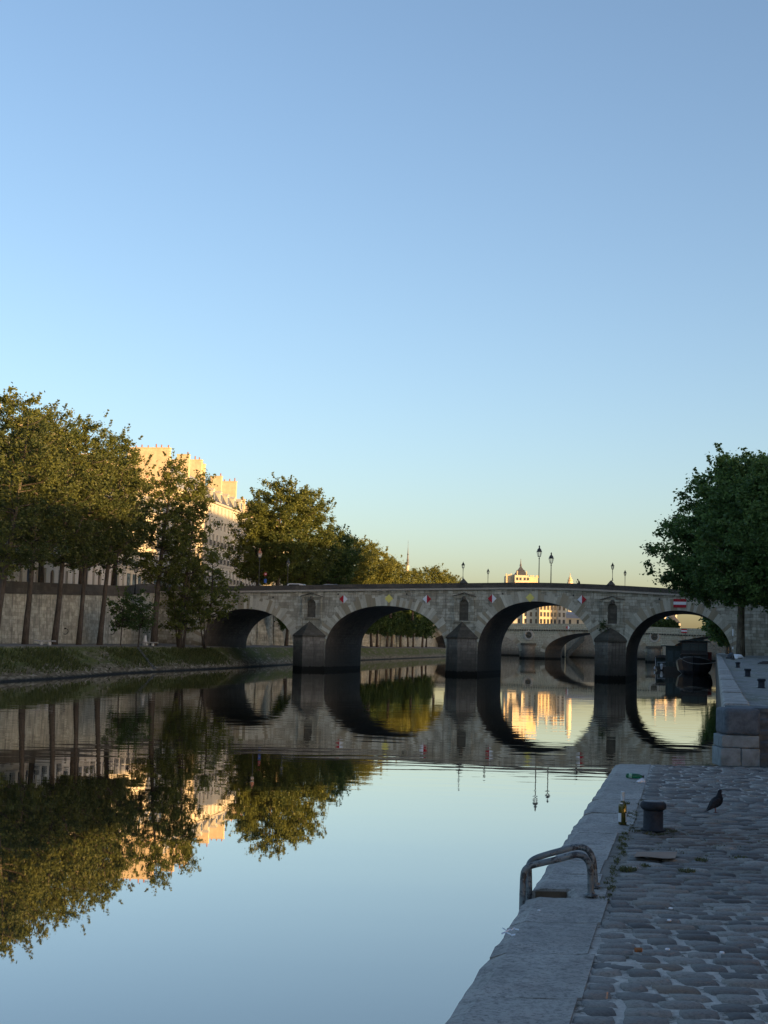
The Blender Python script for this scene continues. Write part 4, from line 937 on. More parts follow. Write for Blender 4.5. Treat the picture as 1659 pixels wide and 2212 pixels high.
def tree_meshes(seed, H, c0, Rr, nb=46, lean=(0, 0), r0=.32, leaf=.24, per=70, lmat=None, bmat=None, fork=None, prof=None, top=1.0, csize=.85, sprigs=10, wobble=.25, stems=1):
    rng = np.random.default_rng(seed); mb = MB(); cl = []
    prof = prof or (lambda x: math.sin(math.pi * (x * .86 + .13)) ** .65)
    def axis(h): 
        f = h / H; return Vector((lean[0] * h + wobble * math.sin(f * 4 + seed), lean[1] * h + wobble * math.cos(f * 3.3 + seed * 2), h))
    mb.tube([axis(H * .95 * i / 12) if i else axis(0) - Vector((0, 0, .4)) for i in range(13)], [r0 * 1.25 if i == 0 else r0 * (1 - i / 12) ** .8 * (1.0 if i > 1 else 1.08) + .02 for i in range(13)], 10)
    for q in range(1, stems):
        an = rng.uniform(0, 6.28); dd = Vector((math.cos(an), math.sin(an), 0)); mb.tube([dd * (.5 + 1.2 * i / 4 * 1.2) + Vector((0, 0, H * .5 * i / 4 - .3)) for i in range(5)], [.11 * (1 - i / 5) + .02 for i in range(5)], 6)
    if fork:
        h0, dx, dy, hh = fork; a = axis(h0); mb.tube([a, a + Vector((dx * .4, dy * .4, hh * .35)), a + Vector((dx, dy, hh))], [r0 * .6, r0 * .5, r0 * .25], 8)
    ga = rng.uniform(0, 6.28)
    for i in range(nb):
        x = (i + rng.uniform(.1, .9)) / nb; h = c0 + (H * .97 - c0) * x; wd = Rr * prof(x) * rng.uniform(.7, 1.12); ga += 2.4 + rng.uniform(-.4, .4)
        d = Vector((math.cos(ga), math.sin(ga), 0)); up = wd * rng.uniform(.2, .55); a = axis(max(c0 * .9, h - up * 1.2)); e = axis(h) + d * wd
        m_ = a.lerp(e, .55) + Vector((0, 0, -.12 * wd)) ; mb.tube([a, m_, e], [max(.03, .055 + .02 * wd * (1 - x)), .045, .015], 5, caps=False)
        tn = rng.uniform(.15, .75)
        for f in np.arange(.42, 1.02, max(.12, .75 / max(1.0, wd))):
            p = a.lerp(m_, f / .55) if f < .55 else m_.lerp(e, (f - .55) / .45); j = rng.normal(0, .38, 3)
            cl.append((p.x + j[0], p.y + j[1], p.z + j[2], csize * rng.uniform(.65, 1.15), tn + rng.uniform(-.12, .12)))
            if rng.uniform() < .55:
                sd_ = d.cross(Z3) * rng.choice((-1, 1)) * wd * .28; cl.append((p.x + sd_.x + j[1], p.y + sd_.y, p.z + .2 + j[0], csize * rng.uniform(.55, 1), tn))
    for i in range(int(sprigs)):     # loose sprigs that break the outline
        x = rng.uniform(.55, 1.0) ** .7; h = c0 + (H - c0) * x; a_ = rng.uniform(0, 6.28); wd = Rr * prof(min(.97, x)) * 1.02; b = axis(h) + Vector((math.cos(a_) * wd, math.sin(a_) * wd, 0)); e = b + Vector((math.cos(a_) * .4, math.sin(a_) * .4, rng.uniform(.5, 1.2)))
        mb.tube([b, e], [.02, .008], 4, caps=False)
        for f in (.3, .65, 1): cl.append((*(b.lerp(e, f)), csize * .26, .5))
    b = axis(H * .95)
    for i in range(4): cl.append((b.x + rng.normal(0, .3), b.y + rng.normal(0, .3), b.z + i * .35 * top, csize * (.7 - .12 * i), .5))
    tm = mb.mesh('trunk', bmat or M_bark, True); lm = leaf_mesh('crown', lmat or M_leafA, cl, per, leaf, rng); return tm, lm
def plant(meshes, M, label, cat='tree', name='tree', group=None):
    e = empty(name, M, label, cat, group); link('trunk', meshes[0], e); link('crown', meshes[1], e); return e

# leaning poplars along the left wall
g1 = 'row of tall leaning trees along the left river wall'
LT = [(139.7, 24.0, (.075, .0), 11, .42, 'tall leaning tree at the left edge of the photo, in front of the river wall', None),
      (146.6, 24.5, (.0, .02), 12, .36, 'straight trunked tall tree, first upright one from the left before the wall', None),
      (153.8, 22.8, (.05, .0), 13, .38, 'tall tree whose trunk forks into a V just above the parapet', (9.0, 2.0, 0, 5.0)),
      (160.8, 22.6, (.062, .0), 14, .32, 'slim leaning tall tree between the V forked tree and the darkest trunk', None),
      (167.6, 22.6, (.10, .0), 15, .36, 'dark strongly leaning tall tree just left of the two young trees', (9.5, 2.2, 0, 2.6))]
for i, (y, H, lean, seed, r0, lb, fk) in enumerate(LT):
    p = wally(y, 3.1); ms = tree_meshes(seed, H, (7.6, 9.0, 9.2, 9.6, 10.0)[i], (5.0, 4.4, 4.2, 4.1, 4.6)[i], nb=46, lean=lean, r0=r0 * .85, fork=fk, leaf=.155, per=92, sprigs=8, lmat=M_leafD, prof=lambda x: math.sin(math.pi * (x * .84 + .14)) ** .5)
    plant(ms, TR(p.x, p.y, pathz(y) - .1), lb, name='poplar_tree', group=g1)
p = P(333, 1388, 187); ms = tree_meshes(16, 25.0, 8.4, 4.7, nb=64, lean=(.06, 0), r0=.40, leaf=.155, per=88, sprigs=16); plant(ms, TR(p.x, p.y, 3.1), 'pale trunked tall tree standing in front of the riverside stair', name='poplar_tree', group=g1)
p = P(392, 1388, 190); ms = tree_meshes(17, 23.6, 2.6, 3.7, nb=74, lean=(.045, 0), r0=.30, leaf=.155, per=96, sprigs=14, stems=4, prof=lambda x: .9 - .35 * x + .1 * math.sin(math.pi * x)); plant(ms, TR(p.x, p.y, 3.1), 'bushy multi stemmed tree leafy down to the path, right of the riverside stair', name='poplar_tree', group=g1)
p = P(446, 1388, 194); ms = tree_meshes(18, 12.2, 4.3, 4.1, nb=30, lean=(.03, 0), r0=.16, leaf=.2, per=48, sprigs=8, stems=3); plant(ms, TR(p.x, p.y, 3.1), 'lower spreading tree overhanging the left end of the near bridge', name='poplar_tree', group=g1)
for k, (px, lb, h) in enumerate(((262, 'left one of the two slender young trees before the river wall', 6.3), (299, 'right one of the two slender young trees before the river wall', 6.1))):
    p = P(px, 1388, 170 + 3 * k); ms = tree_meshes(30 + k, h, 2.4, 2.1, nb=30, r0=.06, leaf=.16, per=60, csize=.62, sprigs=3, wobble=.06, lmat=M_leafB); plant(ms, TR(p.x, p.y, 3.02), lb, name='young_tree', group='two young trees by the wall')
# street trees of the island beyond the bridge end
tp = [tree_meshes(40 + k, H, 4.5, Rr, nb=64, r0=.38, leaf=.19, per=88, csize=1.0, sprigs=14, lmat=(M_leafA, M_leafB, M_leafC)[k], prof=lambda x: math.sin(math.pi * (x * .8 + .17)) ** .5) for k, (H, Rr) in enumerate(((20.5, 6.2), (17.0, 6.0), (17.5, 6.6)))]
tk = [tree_meshes(80 + k, 23.0, 6.5, 5.0, nb=66, r0=.34, leaf=.165, per=88, csize=.95, sprigs=12, lmat=M_leafA, prof=lambda x: math.sin(math.pi * (x * .8 + .16)) ** .5) for k in range(2)]
for k, (y, off, s_, lb) in enumerate(((158, -4.5, 1.0, 'sunlit tall tree on the upper quay at the left edge, behind the parapet'), (170, -4.8, .98, 'sunlit upper quay tree behind the straight trunked tree'), (182, -4.6, 1.0, 'sunlit upper quay tree behind the V forked tree'), (195, -4.8, .98, 'sunlit upper quay tree behind the dark leaning tree, nearest to the stair'))):
    p = wally(y, off); plant(tk[k % 2], TR(p.x, p.y, walltop(y) - 1.1, k * 1.9, s_), lb, name='street_tree', group='sunlit trees on the upper left quay')
g2 = 'broad street trees on the island beyond the bridge end'
for k, (px, Y, v, s, rz, lb) in enumerate(((556, 240, 0, .84, .3, 'broad sunlit tree at the left end of the group rising behind the bridge parapet'),
        (601, 242, 0, 1.03, 2.1, 'tallest broad tree behind the white car on the bridge, its crown top catching the sun'),
        (655, 250, 0, 1.0, 4.0, 'broad tree right of the tallest one, its right side sparse against the sky'),
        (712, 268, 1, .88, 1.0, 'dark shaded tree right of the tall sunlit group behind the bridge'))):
    p = P(px, 1260, Y); plant(tp[v], TR(p.x, p.y, 10.9, rz, s), lb, name='street_tree', group=g2)
for k, (px, Y, s, rz, lb) in enumerate(((755, 318, .97, 0, 'first and tallest of the far sunlit row of trees right of the dark shaded tree'), (800, 340, .96, 2, 'sunlit far tree, second of the row left of the thin church spire'),
        (845, 365, .87, 4, 'sunlit far tree just left of the thin church spire'), (893, 395, .80, 1, 'sunlit far tree just right of the thin church spire'), (940, 425, .95, 3, 'sunlit far tree rising again near the right end of the far row'), (968, 445, .88, 5, 'last tree of the far row, next to the first bridge lamp'))):
    p = P(px, 1260, Y); plant(tp[2], TR(p.x, p.y, 11.0, rz, s), lb, name='street_tree', group='far sunlit row of trees on the island')
# trees on the path beyond the bridge, seen through its arches
tq = tree_meshes(50, 17, 4.2, 4.0, nb=54, r0=.36, leaf=.28, per=50, csize=1.0, sprigs=4, lmat=M_leafB)
BT = [(272, 4.2, 'trunk closest behind the left arch, seen through it'), (287, 4.0, 'second trunk seen through the left arch under the bridge'), (303, 4.2, 'thin dark trunk at the right side of the left arch opening'), (332, 3.5, 'tree by the pale wall corner seen through the second arch'),
        (346, 2.6, 'densely leafed low tree seen through the second arch beside the wall corner'), (358, 4.6, 'dark tree trunk left of centre in the second arch'), (370, 3.4, 'tree trunk just left of the middle of the second arch'), (383, 4.4, 'tree trunk in the middle of the second arch'), (396, 3.6, 'tree trunk just right of the middle of the second arch'), (410, 4.2, 'slim trunk in the right half of the second arch'), (424, 3.6, 'dark forked tree in the right half of the second arch'), (439, 4.2, 'trunk close to the distant bridge inside the second arch'), (455, 4.0, 'trunk left of the brown distant arch inside the second arch'), (470, 3.4, 'tree nearest to the brown distant arch, partly before it'), (486, 4.4, 'leafy tree at the right edge of the second arch opening'), (503, 3.8, 'last tree of the lower bank before the distant bridge')]
for k, (Y, off, lb) in enumerate(BT):
    p = wally(Y, off); plant(tq, TR(p.x, p.y, pathz(Y), k * 1.3, .82 + .08 * (k % 3)), lb, name='bank_tree', group='trees on the lower bank beyond the near bridge')
# chestnuts on the right bank
tr1 = tree_meshes(60, 22.3, 7.6, 9.2, nb=165, r0=.42, leaf=.2, per=92, csize=1.1, sprigs=14, lmat=M_leafR, bmat=M_barkP, prof=lambda x: (.86 + .13 * min(1, x / .12) if x < .2 else 1 - .74 * ((x - .2) / .8) ** 1.5), top=1.2)
p = P(1604, 1418, 160); plant(tr1, TR(p.x, p.y, qz(160) - .1, .8, 1.05), 'large dense dark green tree overhanging the right end of the bridge and the quay', name='chestnut_tree', group='trees on the right quay')
p = P(1648, 1418, 148); plant(tr1, TR(p.x + 2.6, p.y, qz(148) - .1, 3.4, .96), 'second dark tree cut by the right edge, behind the large one', name='chestnut_tree', group='trees on the right quay')
tr2 = tree_meshes(61, 15.5, 3.2, 5.2, nb=60, r0=.3, leaf=.32, per=44, csize=1.2, sprigs=4, lmat=M_leafR, bmat=M_barkP)
for k, (px, Y, s, lb) in enumerate(((1500, 300, 1.0, 'dark tree above the barge cabin, seen through the right arch'), (1540, 262, .95, 'dark tree on the quay right of the barge, under the right arch'), (1580, 240, .9, 'dark tree at the far right inside the right arch'))):
    p = P(px, 1410, Y); plant(tr2, TR(max(p.x, qx(Y) + 2.5), p.y, 3.8, k * 2, s), lb, name='chestnut_tree', group='dark trees on the quay beyond the bridge')
# shrub rooted on the right pier cap
rng_ = np.random.default_rng(9); c_ = Bp(20.0, -1.0, 7.15); cl = [(c_.x + rng_.normal(-.35, .5), c_.y + rng_.normal(0, .25), c_.z + rng_.normal(0, .28), .28, .4) for _ in range(16)]
mb = MB(); mb.tube([Bp(20.4, -.6, 6.6), Bp(20.1, -.9, 7.0), Bp(19.8, -1.0, 7.3)], [.05, .04, .02], 5)
e = empty('pier_shrub', Bp(20.2, -.9, 6.9), 'small dark shrub growing on the cap of the right bridge pier', 'shrub'); im = Matrix.Translation(-Bp(20.2, -.9, 6.9))
link('foliage', leaf_mesh('foliage', M_leafB, cl, 110, .11, rng_), e, im); mb.build('stem', M_bark, e, M=im)
# weeds on the embankment
rgw = random.Random(8); V = []; Fc = []; T = []
for i in range(15000):
    y = rgw.uniform(105, 206); b = bankx(y); f = rgw.betavariate(1.8, 1.5) * .78 + .14
    if math.sin(y * .23 + 1) + math.sin(y * .071) + .6 * math.sin(y * .9 + f * 9) < rgw.uniform(-1.6, .9): continue
    x = b - 3.9 * f; z = 2.95 * f; h = rgw.uniform(.12, .42); w_ = rgw.uniform(.04, .12); a = rgw.uniform(0, 3.14); k = len(V); lx = rgw.uniform(-.15, .15)
    V += [(x - w_ * math.cos(a), y - w_ * math.sin(a), z - .05), (x + w_ * math.cos(a), y + w_ * math.sin(a), z - .05), (x + lx + .1, y + rgw.uniform(-.1, .1), z + h)]; Fc.append((k, k + 1, k + 2)); T.append(rgw.random())
mb = MB(); mb.v = V; mb.f = Fc; mb.t = T; mb.mi = [0] * len(Fc); tag(mb.build('bank_grass', leaf_mat('bank_weed', (.035, .045, .014), (.10, .115, .035))), kind='stuff')

# ------------------------------------------------------------------ buildings
def win_protos():
    d = {}
    for key, (w_, h) in {'s': (1.15, 1.75), 'm': (1.2, 2.3), 't': (1.2, 2.6)}.items():
        fr = MB(); fw = .09
        fr.box(-w_ / 2, -w_ / 2 + fw, 0, .06, 0, h); fr.box(w_ / 2 - fw, w_ / 2, 0, .06, 0, h); fr.box(-w_ / 2 + fw, w_ / 2 - fw, 0, .06, 0, fw); fr.box(-w_ / 2 + fw, w_ / 2 - fw, 0, .06, h - fw, h); fr.box(-.04, .04, 0, .055, fw, h - fw)
        for k in (1, 2): fr.box(-w_ / 2 + fw, -.04, .005, .05, h * k / 3, h * k / 3 + .04); fr.box(.04, w_ / 2 - fw, .005, .05, h * k / 3, h * k / 3 + .04)
        pn = MB(); pn.quad((-w_ / 2 + fw, .04, fw), (w_ / 2 - fw, .04, fw), (w_ / 2 - fw, .04, h - fw), (-w_ / 2 + fw, .04, h - fw))
        rl = MB(); rl.box(-w_ / 2 - .1, w_ / 2 + .1, -.5, -.46, .9, .95); rl.box(-w_ / 2 - .1, w_ / 2 + .1, -.5, -.46, .06, .1)
        for i in range(9): x = -w_ / 2 - .08 + (w_ + .16) * i / 8; rl.box(x - .015, x + .015, -.5, -.47, .1, .9)
        rl.box(-w_ / 2 - .15, w_ / 2 + .15, -.53, -.30, -.08, .0)
        d[key] = (fr.mesh('window', M_winframe), pn.mesh('pane', M_glass), rl.mesh('balcony_railing', M_iron), w_, h)
    return d
WIN = win_protos()
def building(M, L, D, floors, label, fac, roof='mansard', groups=None, seed=0, bay=2.6, ends=(True, True), chim=True, detail=True, ground='door', cat='building', name='apartment_building', rh=5.0, lite=False):
    """local frame: x along the facade, y into the building, z up. floors = [(height, window key or None)]"""
    r = random.Random(seed); e = empty(name, M, label, cat, groups); n = max(2, int(L / bay)); bw = L / n; w = MB(); z = 0; wins = []
    for fi, (fh, key) in enumerate(floors):
        for k in range(n):
            x0, x1 = bw * k, bw * (k + 1); cx = (x0 + x1) / 2
            if fi == 0 and ground:
                ww = (1.5 if (k + seed) % 3 == 0 else 1.0) if ground == 'door' else bw * .78; hh = fh - (.9 if (k + seed) % 3 == 0 else 1.3) if ground == 'door' else fh - 1.3; zb = 0.02 if ((k + seed) % 3 == 0 and ground == 'door') else .5; arch = ground == 'door' and (k + seed) % 3 == 0
            elif key: ww, hh = WIN[key][3], WIN[key][4]; zb = (fh - hh) * .45; arch = False
            else: w.quad((x0, 0, z), (x1, 0, z), (x1, 0, z + fh), (x0, 0, z + fh)); continue
            a, b, c, d_ = cx - ww / 2, cx + ww / 2, z + zb, z + zb + hh
            w.quad((x0, 0, z), (a, 0, z), (a, 0, z + fh), (x0, 0, z + fh)); w.quad((b, 0, z), (x1, 0, z), (x1, 0, z + fh), (b, 0, z + fh)); w.quad((a, 0, z), (b, 0, z), (b, 0, c), (a, 0, c))
            dp = .32
            if arch:
                m = 8; rr = ww / 2; ar = [(cx - rr * math.cos(math.pi * i / m), d_ - rr + rr * math.sin(math.pi * i / m)) for i in range(m + 1)]
                for p, q in zip(ar, ar[1:]):
                    w.quad((p[0], 0, p[1]), (q[0], 0, q[1]), (q[0], 0, z + fh), (p[0], 0, z + fh)); w.quad((p[0], 0, p[1]), (p[0], dp, p[1]), (q[0], dp, q[1]), (q[0], 0, q[1]))
                w.quad((a, 0, c), (a, dp, c), (a, dp, d_ - rr), (a, 0, d_ - rr)); w.quad((b, 0, c), (b, 0, d_ - rr), (b, dp, d_ - rr), (b, dp, c))
                dr = MB(); dr.add([(a, dp - .02, c), (b, dp - .02, c)] + [(x, dp - .02, zz) for x, zz in ar[::-1]], [tuple(range(m + 3))]); dr.build('door', DOORS[(k * 3 + seed) % len(DOORS)], e)
            else:
                w.quad((a, 0, d_), (b, 0, d_), (b, 0, z + fh), (a, 0, z + fh))
                w.quad((a, 0, c), (a, dp, c), (a, dp, d_), (a, 0, d_)); w.quad((b, 0, c), (b, 0, d_), (b, dp, d_), (b, dp, c)); w.quad((a, 0, d_), (a, dp, d_), (b, dp, d_), (b, 0, d_)); w.quad((a, 0, c), (b, 0, c), (b, dp, c), (a, dp, c))
                wins.append((fi, key if not (fi == 0 and ground) else None, cx, c, a, b, d_))
        z += fh
    H = z
    w.quad((0, 0, 0), (0, 0, H), (0, D, H), (0, D, 0)); w.quad((L, 0, 0), (L, D, 0), (L, D, H), (L, 0, H)); w.quad((0, D, 0), (0, D, H), (L, D, H), (L, D, 0))
    w.build('wall', fac, e)
    pn = MB(); cnt = 0
    for fi, key, cx, c, a, b, d_ in wins:
        if lite or cnt > 96: pn.quad((a, .2, c), (b, .2, c), (b, .2, d_), (a, .2, d_)); continue
        if key:
            cnt += 1; o = link('window', WIN[key][0], e, Matrix.Translation((cx, .2, c))); link('pane', WIN[key][1], o)
            if fi in (1, 2, 3) and detail: link('balcony_railing', WIN[key][2], o, Matrix.Translation((0, .0, 0)))
        else:
            g = MB(); g.quad((a, .22, c), (b, .22, c), (b, .22, d_), (a, .22, d_)); g.build('shop_window', M_shop if ground == 'shop' else M_shutter, e)
    if pn.v: pn.build('window_panes', M_glass, e)
    cn = MB(); cn.box(-.0, L, -.38, -.002, H - .3, H + .12); cn.box(0, L, -.16, -.002, floors[0][0] - .12, floors[0][0] + .1)
    if len(floors) > 2: cn.box(0, L, -.12, -.002, floors[0][0] + floors[1][0] - .06, floors[0][0] + floors[1][0] + .06)
    cn.build('cornice', M_cornice if not lite else fac, e)
    rf = MB(); s = 1.7
    if roof == 'mansard':
        z1 = H + rh * .62; z2 = H + rh
        rf.quad((0, 0, H + .122), (L, 0, H + .122), (L, s, z1), (0, s, z1)); rf.quad((0, s, z1), (L, s, z1), (L, D / 2, z2), (0, D / 2, z2)); rf.quad((0, D / 2, z2), (L, D / 2, z2), (L, D, H), (0, D, H)); 
        ro = rf.build('roof', M_zinc if seed % 2 else M_slate, e)
        gw = MB(); gw.add([(0, 0, H), (0, s, z1), (0, D / 2, z2), (0, D, H)], [(0, 1, 2, 3)]); gw.build('gable', M_chim, e); gw = MB(); gw.add([(L, 0, H), (L, s, z1), (L, D / 2, z2), (L, D, H)], [(3, 2, 1, 0)]); gw.build('gable', M_chim, e)
        if not lite:
            for k in range(n):
                if (k + seed) % 2 and k < n: 
                    cx = bw * (k + .5); dm = MB(); dm.box(cx - .75, cx + .75, .25, s + .6, H + .45, H + 2.4); dm.prism([(cx - .9, .15, H + 2.402), (cx + .9, .15, H + 2.402), (cx, .15, H + 2.95)], (0, s + .6, 0)); do = dm.build('dormer', fac, e)
                    g = MB(); g.quad((cx - .5, .24, H + .7), (cx + .5, .24, H + .7), (cx + .5, .24, H + 2.1), (cx - .5, .24, H + 2.1)); g.build('pane', M_glass, do)
    else:
        z2 = H + rh; i_ = min(L, D) * .5
        rf.add([(0, 0, H + .122), (L, 0, H + .122), (L, D, H + .122), (0, D, H + .122), (i_ if L > D else L / 2, D / 2, z2), (L - i_ if L > D else L / 2, D / 2, z2)], [(0, 1, 5, 4), (1, 2, 5), (2, 3, 4, 5), (3, 0, 4)]); ro = rf.build('roof', M_slate, e)
    if chim:
        for x, dd, hh in ((.0, D * .62, rh + 1.3 + r.uniform(-.3, .9)), (L - .85, D * .5, rh + 1.0 + r.uniform(-.3, .9)), (L * .5, 2.4, rh + 1.4)):
            ck = MB(); y0 = s * .7 + r.uniform(0, .6); ck.box(x + .003, x + .85, y0, y0 + dd, H - .5, H + hh); ck.box(x - .07, x + .92, y0 - .07, y0 + dd + .07, H + hh + .001, H + hh + .16); co = ck.build('chimney', M_chim, e)
            for k in range(int(dd / 1.3)):
                pt_ = MB(); ph = r.uniform(.35, .7); pt_.lathe([(.13, 0), (.11, ph), (.14, ph + .04)], 7, TR(x + .42, y0 + .4 + k * 1.25 + r.uniform(-.2, .2), H + hh + .162)); pt_.build('chimney_pot', M_pot, co)
                if lite and k > 2: break
    return e
DOORS = [plain('dark_red_door', (.12, .012, .015), .5), plain('dark_blue_door', (.012, .03, .06), .5), plain('brown_door', (.07, .045, .03), .5), plain('green_door', (.02, .04, .03), .5)]
fd = Vector((.155, 1, 0)).normalized(); fn = Vector((-fd.y, fd.x, 0))
gB = 'apartment buildings along the island quay'
y = 158.0
FL = lambda a: [(4.6, 't'), (3.6, 't'), (3.5, 'm'), (3.3, 'm'), (3.0, 's'), (2.9, 's')][:a]
specs = [(28, 5, 1, 'door', 4.2, 'leftmost grey building behind the trees, with a blue arched door', 3),
         (25, 5, 0, 'door', 4.6, 'pale stone building with a dark red arched door behind the V forked tree', 0),
         (25, 4, 2, 'door', 5.4, 'building with several dark arched doorways behind the slim leaning trees', 2),
         (26, 4, 1, 'shop', 4.6, 'cream building with large shop windows behind the young trees', 1),
         (22, 6, 3, 'door', 6.2, 'tall building with a golden sunlit gable and chimneys above the tree tops', 1),
         (28, 6, 0, 'door', 5.0, 'pale building with long rows of tall windows, left of the broad trees', 2),
         (26, 5, 2, 'door', 6.0, 'stone building half hidden by the broad trees behind the copper capped lamp', 3),
         (24, 5, 1, 'door', 4.6, 'far stone building glimpsed between the trunks behind the white car', 4)]
for i, (L, nf, fi, gr, rh, lb, sd_) in enumerate(specs):
    o = wally(150, -16.5) + fd * (y - 150) * 1.0; gz = walltop(min(y + 4, 215)) - 1.0
    if y > 311: o = wally(y, -15)
    M = Matrix((fd, fn, Z3)).transposed().to_4x4(); M.translation = Vector((o.x, o.y, gz - .15))
    fl = FL(nf)
    building(M, L - .03, 13, fl, lb, FAC[fi], rh=rh, seed=sd_, groups=gB, ground=gr); y += L * (1 / (1.0) if y < 250 else 1)
fd2 = Vector((.14, 1, 0)).normalized(); fn2 = Vector((-fd2.y, fd2.x, 0))
for i, (yy_, lb) in enumerate(((352, 'far island building whose roof tips show above the trees left of the spire'), (378, 'farthest island building behind the sunlit row of trees'))):
    o = wally(yy_, -20); M = Matrix((fd2, fn2, Z3)).transposed().to_4x4(); M.translation = Vector((o.x, o.y, 11)); building(M, 25, 13, FL(5) , lb, FAC[i], rh=6.0, seed=i, groups=gB, lite=True)

# distant bank: wall, ramps, front row
YW = 700.0
def far_bank(px0, px1, top, Y): return P(px0, 1400, Y), P(px1, 1400, Y)
a, b = P(1010, 1400, YW + 10), P(1640, 1400, YW - 40); a.z = b.z = 0
mb = MB(); mb.quad(a - Z3, b - Z3, b + Z3 * 12, a + Z3 * 12); mb.quad(a + Z3 * 12, b + Z3 * 12, b + Z3 * 12 + Vector((0, 3, 0)), a + Z3 * 12 + Vector((0, 3, 0)))
e = empty('far_quay_wall', a, 'distant stone quay wall with dark ramps seen beneath the distant bridge', 'quay wall'); mb.build('wall_face', M_wallX, e, M=Matrix.Translation(-a))
for (x0, x1, z0, z1, w_) in ((1186, 1214, 8.2, .8, 3.2), (1225, 1262, .8, 9.6, 3.2)):
    p, q = P(x0, 1400, YW - 12), P(x1, 1400, YW - 16); mb = MB(); mb.prism([Vector((p.x, p.y, z0 - w_ * .5)), Vector((q.x, q.y, z1 - w_ * .5)), Vector((q.x, q.y, z1 + w_ * .5)), Vector((p.x, p.y, z0 + w_ * .5))], (0, 4, 0)); mb.build('ramp', M_nosecap, e, M=Matrix.Translation(-a))
mb = MB(); p = P(1213, 1400, YW - 8); mb.tube([(p.x + 3.2 * math.cos(math.pi * (1 - i / 8)) * .6, p.y, 6.2 + 2.0 * math.sin(math.pi * i / 8)) if 0 < i < 8 else (p.x + (-1.9 if i == 0 else 1.9), p.y, 0.2 if i == 8 else 3) for i in range(9)], .35, 6); mb.build('drain_arch', M_chim, e, M=Matrix.Translation(-a))
mb = MB(); c = P(829, 1400, YW); mb.quad((-200, YW + 3, 12), (700, YW + 3, 12), (700, YW + 600, 12), (-200, YW + 600, 12)); tag(mb.build('far_street', M_land), kind='structure')
def fb(px0, px1, Y, floors, label, fac, rh=5, roof='mansard', seed=0, yaw=0, D=14, zb=11.9, **k):
    p, q = P(px0, 1380, Y), P(px1, 1380, Y); L = (q - p).length
    return building(Matrix.Translation((p.x, p.y, zb)) @ Matrix.Rotation(yaw, 4, 'Z'), L, D, floors, label, fac, roof, 'distant buildings beyond the second bridge', seed, lite=True, ground=None, cat='building', rh=rh, **k)
F4 = [(4.2, 'm'), (3.6, 'm'), (3.5, 'm'), (3.4, 'm'), (3.2, 's')]
gold = facade_mat('golden_stone_facade', (.58, .47, .30))
fb(1098, 1128, 742, F4[:3], 'low pale distant building with tall openings at the left inside the golden arch', FAC[0], seed=2, rh=3, bay=3.2)
fb(1128.3, 1164, 740, F4[:4], 'distant pale building just left of the golden one', FAC[1], seed=1, rh=3.5, bay=2.4)
fb(1164.3, 1203, 735, F4[:5], 'distant golden sunlit building framed by the arch', gold, seed=3, rh=3, bay=1.75, yaw=R_(8))
fb(1203.3, 1222, 738, F4[:5], 'narrow grey distant building just right of the golden one', FAC[2], seed=4, rh=3, bay=1.9)
fb(1222.3, 1290, 744, [(4.5, None), (3.5, 'm')], 'low brown distant building with a long roof right of the grey one', FAC[3], seed=5, rh=3.5, bay=4, chim=False)
# town-hall like pavilion above the bridge parapet
YT = 800.0; mpx = YT / F_
pa, pb_ = P(1091, 1250, YT), P(1162, 1250, YT); zc = lambda y, px=1125: P(px, y, YT).z
e = empty('pavilion_building', Matrix.Translation((pa.x, pa.y, 11.9)), 'sunlit distant building with a steep pavilion roof and spike rising above the bridge parapet', 'building')
zz = lambda y: zc(y) - 11.9; xx = lambda px: P(px, 1250, YT).x - pa.x
mb = MB(); mb.box(xx(1093), xx(1111), 0, 12, 0, zz(1244)); mb.build('wing', gold, e); mb = MB(); mb.box(xx(1111) + .01, xx(1141), -3, 12, 0, zz(1243)); mb.build('pavilion_wall', FAC[3], e); mb = MB(); mb.box(xx(1141) + .01, xx(1162), 0, 12, 0, zz(1246)); mb.build('wing', gold, e)
x0, x1 = xx(1109.5), xx(1142.5); xm = (x0 + x1) / 2; lv = [(0, zz(1244.2)), (.49, zz(1233.6)), (.44, zz(1232.4)), (.66, zz(1229.5)), (.84, zz(1225)), (.95, zz(1221))]; mb = MB(); rg_ = []
for f, z in lv: h = (x1 - x0) / 2 * (1 - f); rg_.append([(xm - h, 4.5 - h, z), (xm + h, 4.5 - h, z), (xm + h, 4.5 + h, z), (xm - h, 4.5 + h, z)])
for p, q in zip(rg_, rg_[1:]): mb.add(p + q, [(0, 1, 5, 4), (1, 2, 6, 5), (2, 3, 7, 6), (3, 0, 4, 7)])
mb.add(rg_[-1], [(0, 1, 2, 3)]); mb.build('pavilion_roof', M_slate, e); mb = MB(); mb.tube([(xm, 4.5, zz(1222)), (xm, 4.5, zz(1216)), (xm, 4.5, zz(1206))], [.7, .3, .08], 8); mb.build('roof_spike', M_slate, e)
for px, w_, y1 in ((1093, .8, 1240), (1098, 1.0, 1241), (1103, .8, 1239.5), (1107, .8, 1241), (1146, 1.0, 1242), (1151, .9, 1241.5), (1158, 2.0, 1242)): mb = MB(); mb.box(xx(px), xx(px) + w_, 2, 3.2, zz(1246.1), zz(y1)); mb.build('chimney', M_chim, e)
for s in (-1, 1): mb = MB(); mb.box(xm + s * 2.6 - .25, xm + s * 2.6 + .25, -3.4, -2.9, zz(1243.1), zz(1234)); mb.build('finial', M_chim, e)
mb = MB()
for px in (1114, 1121, 1130, 1137): mb.box(xx(px), xx(px) + 1.2, -3.06, -3.003, zz(1254), zz(1248))
mb.build('window_panes', M_glass, e)
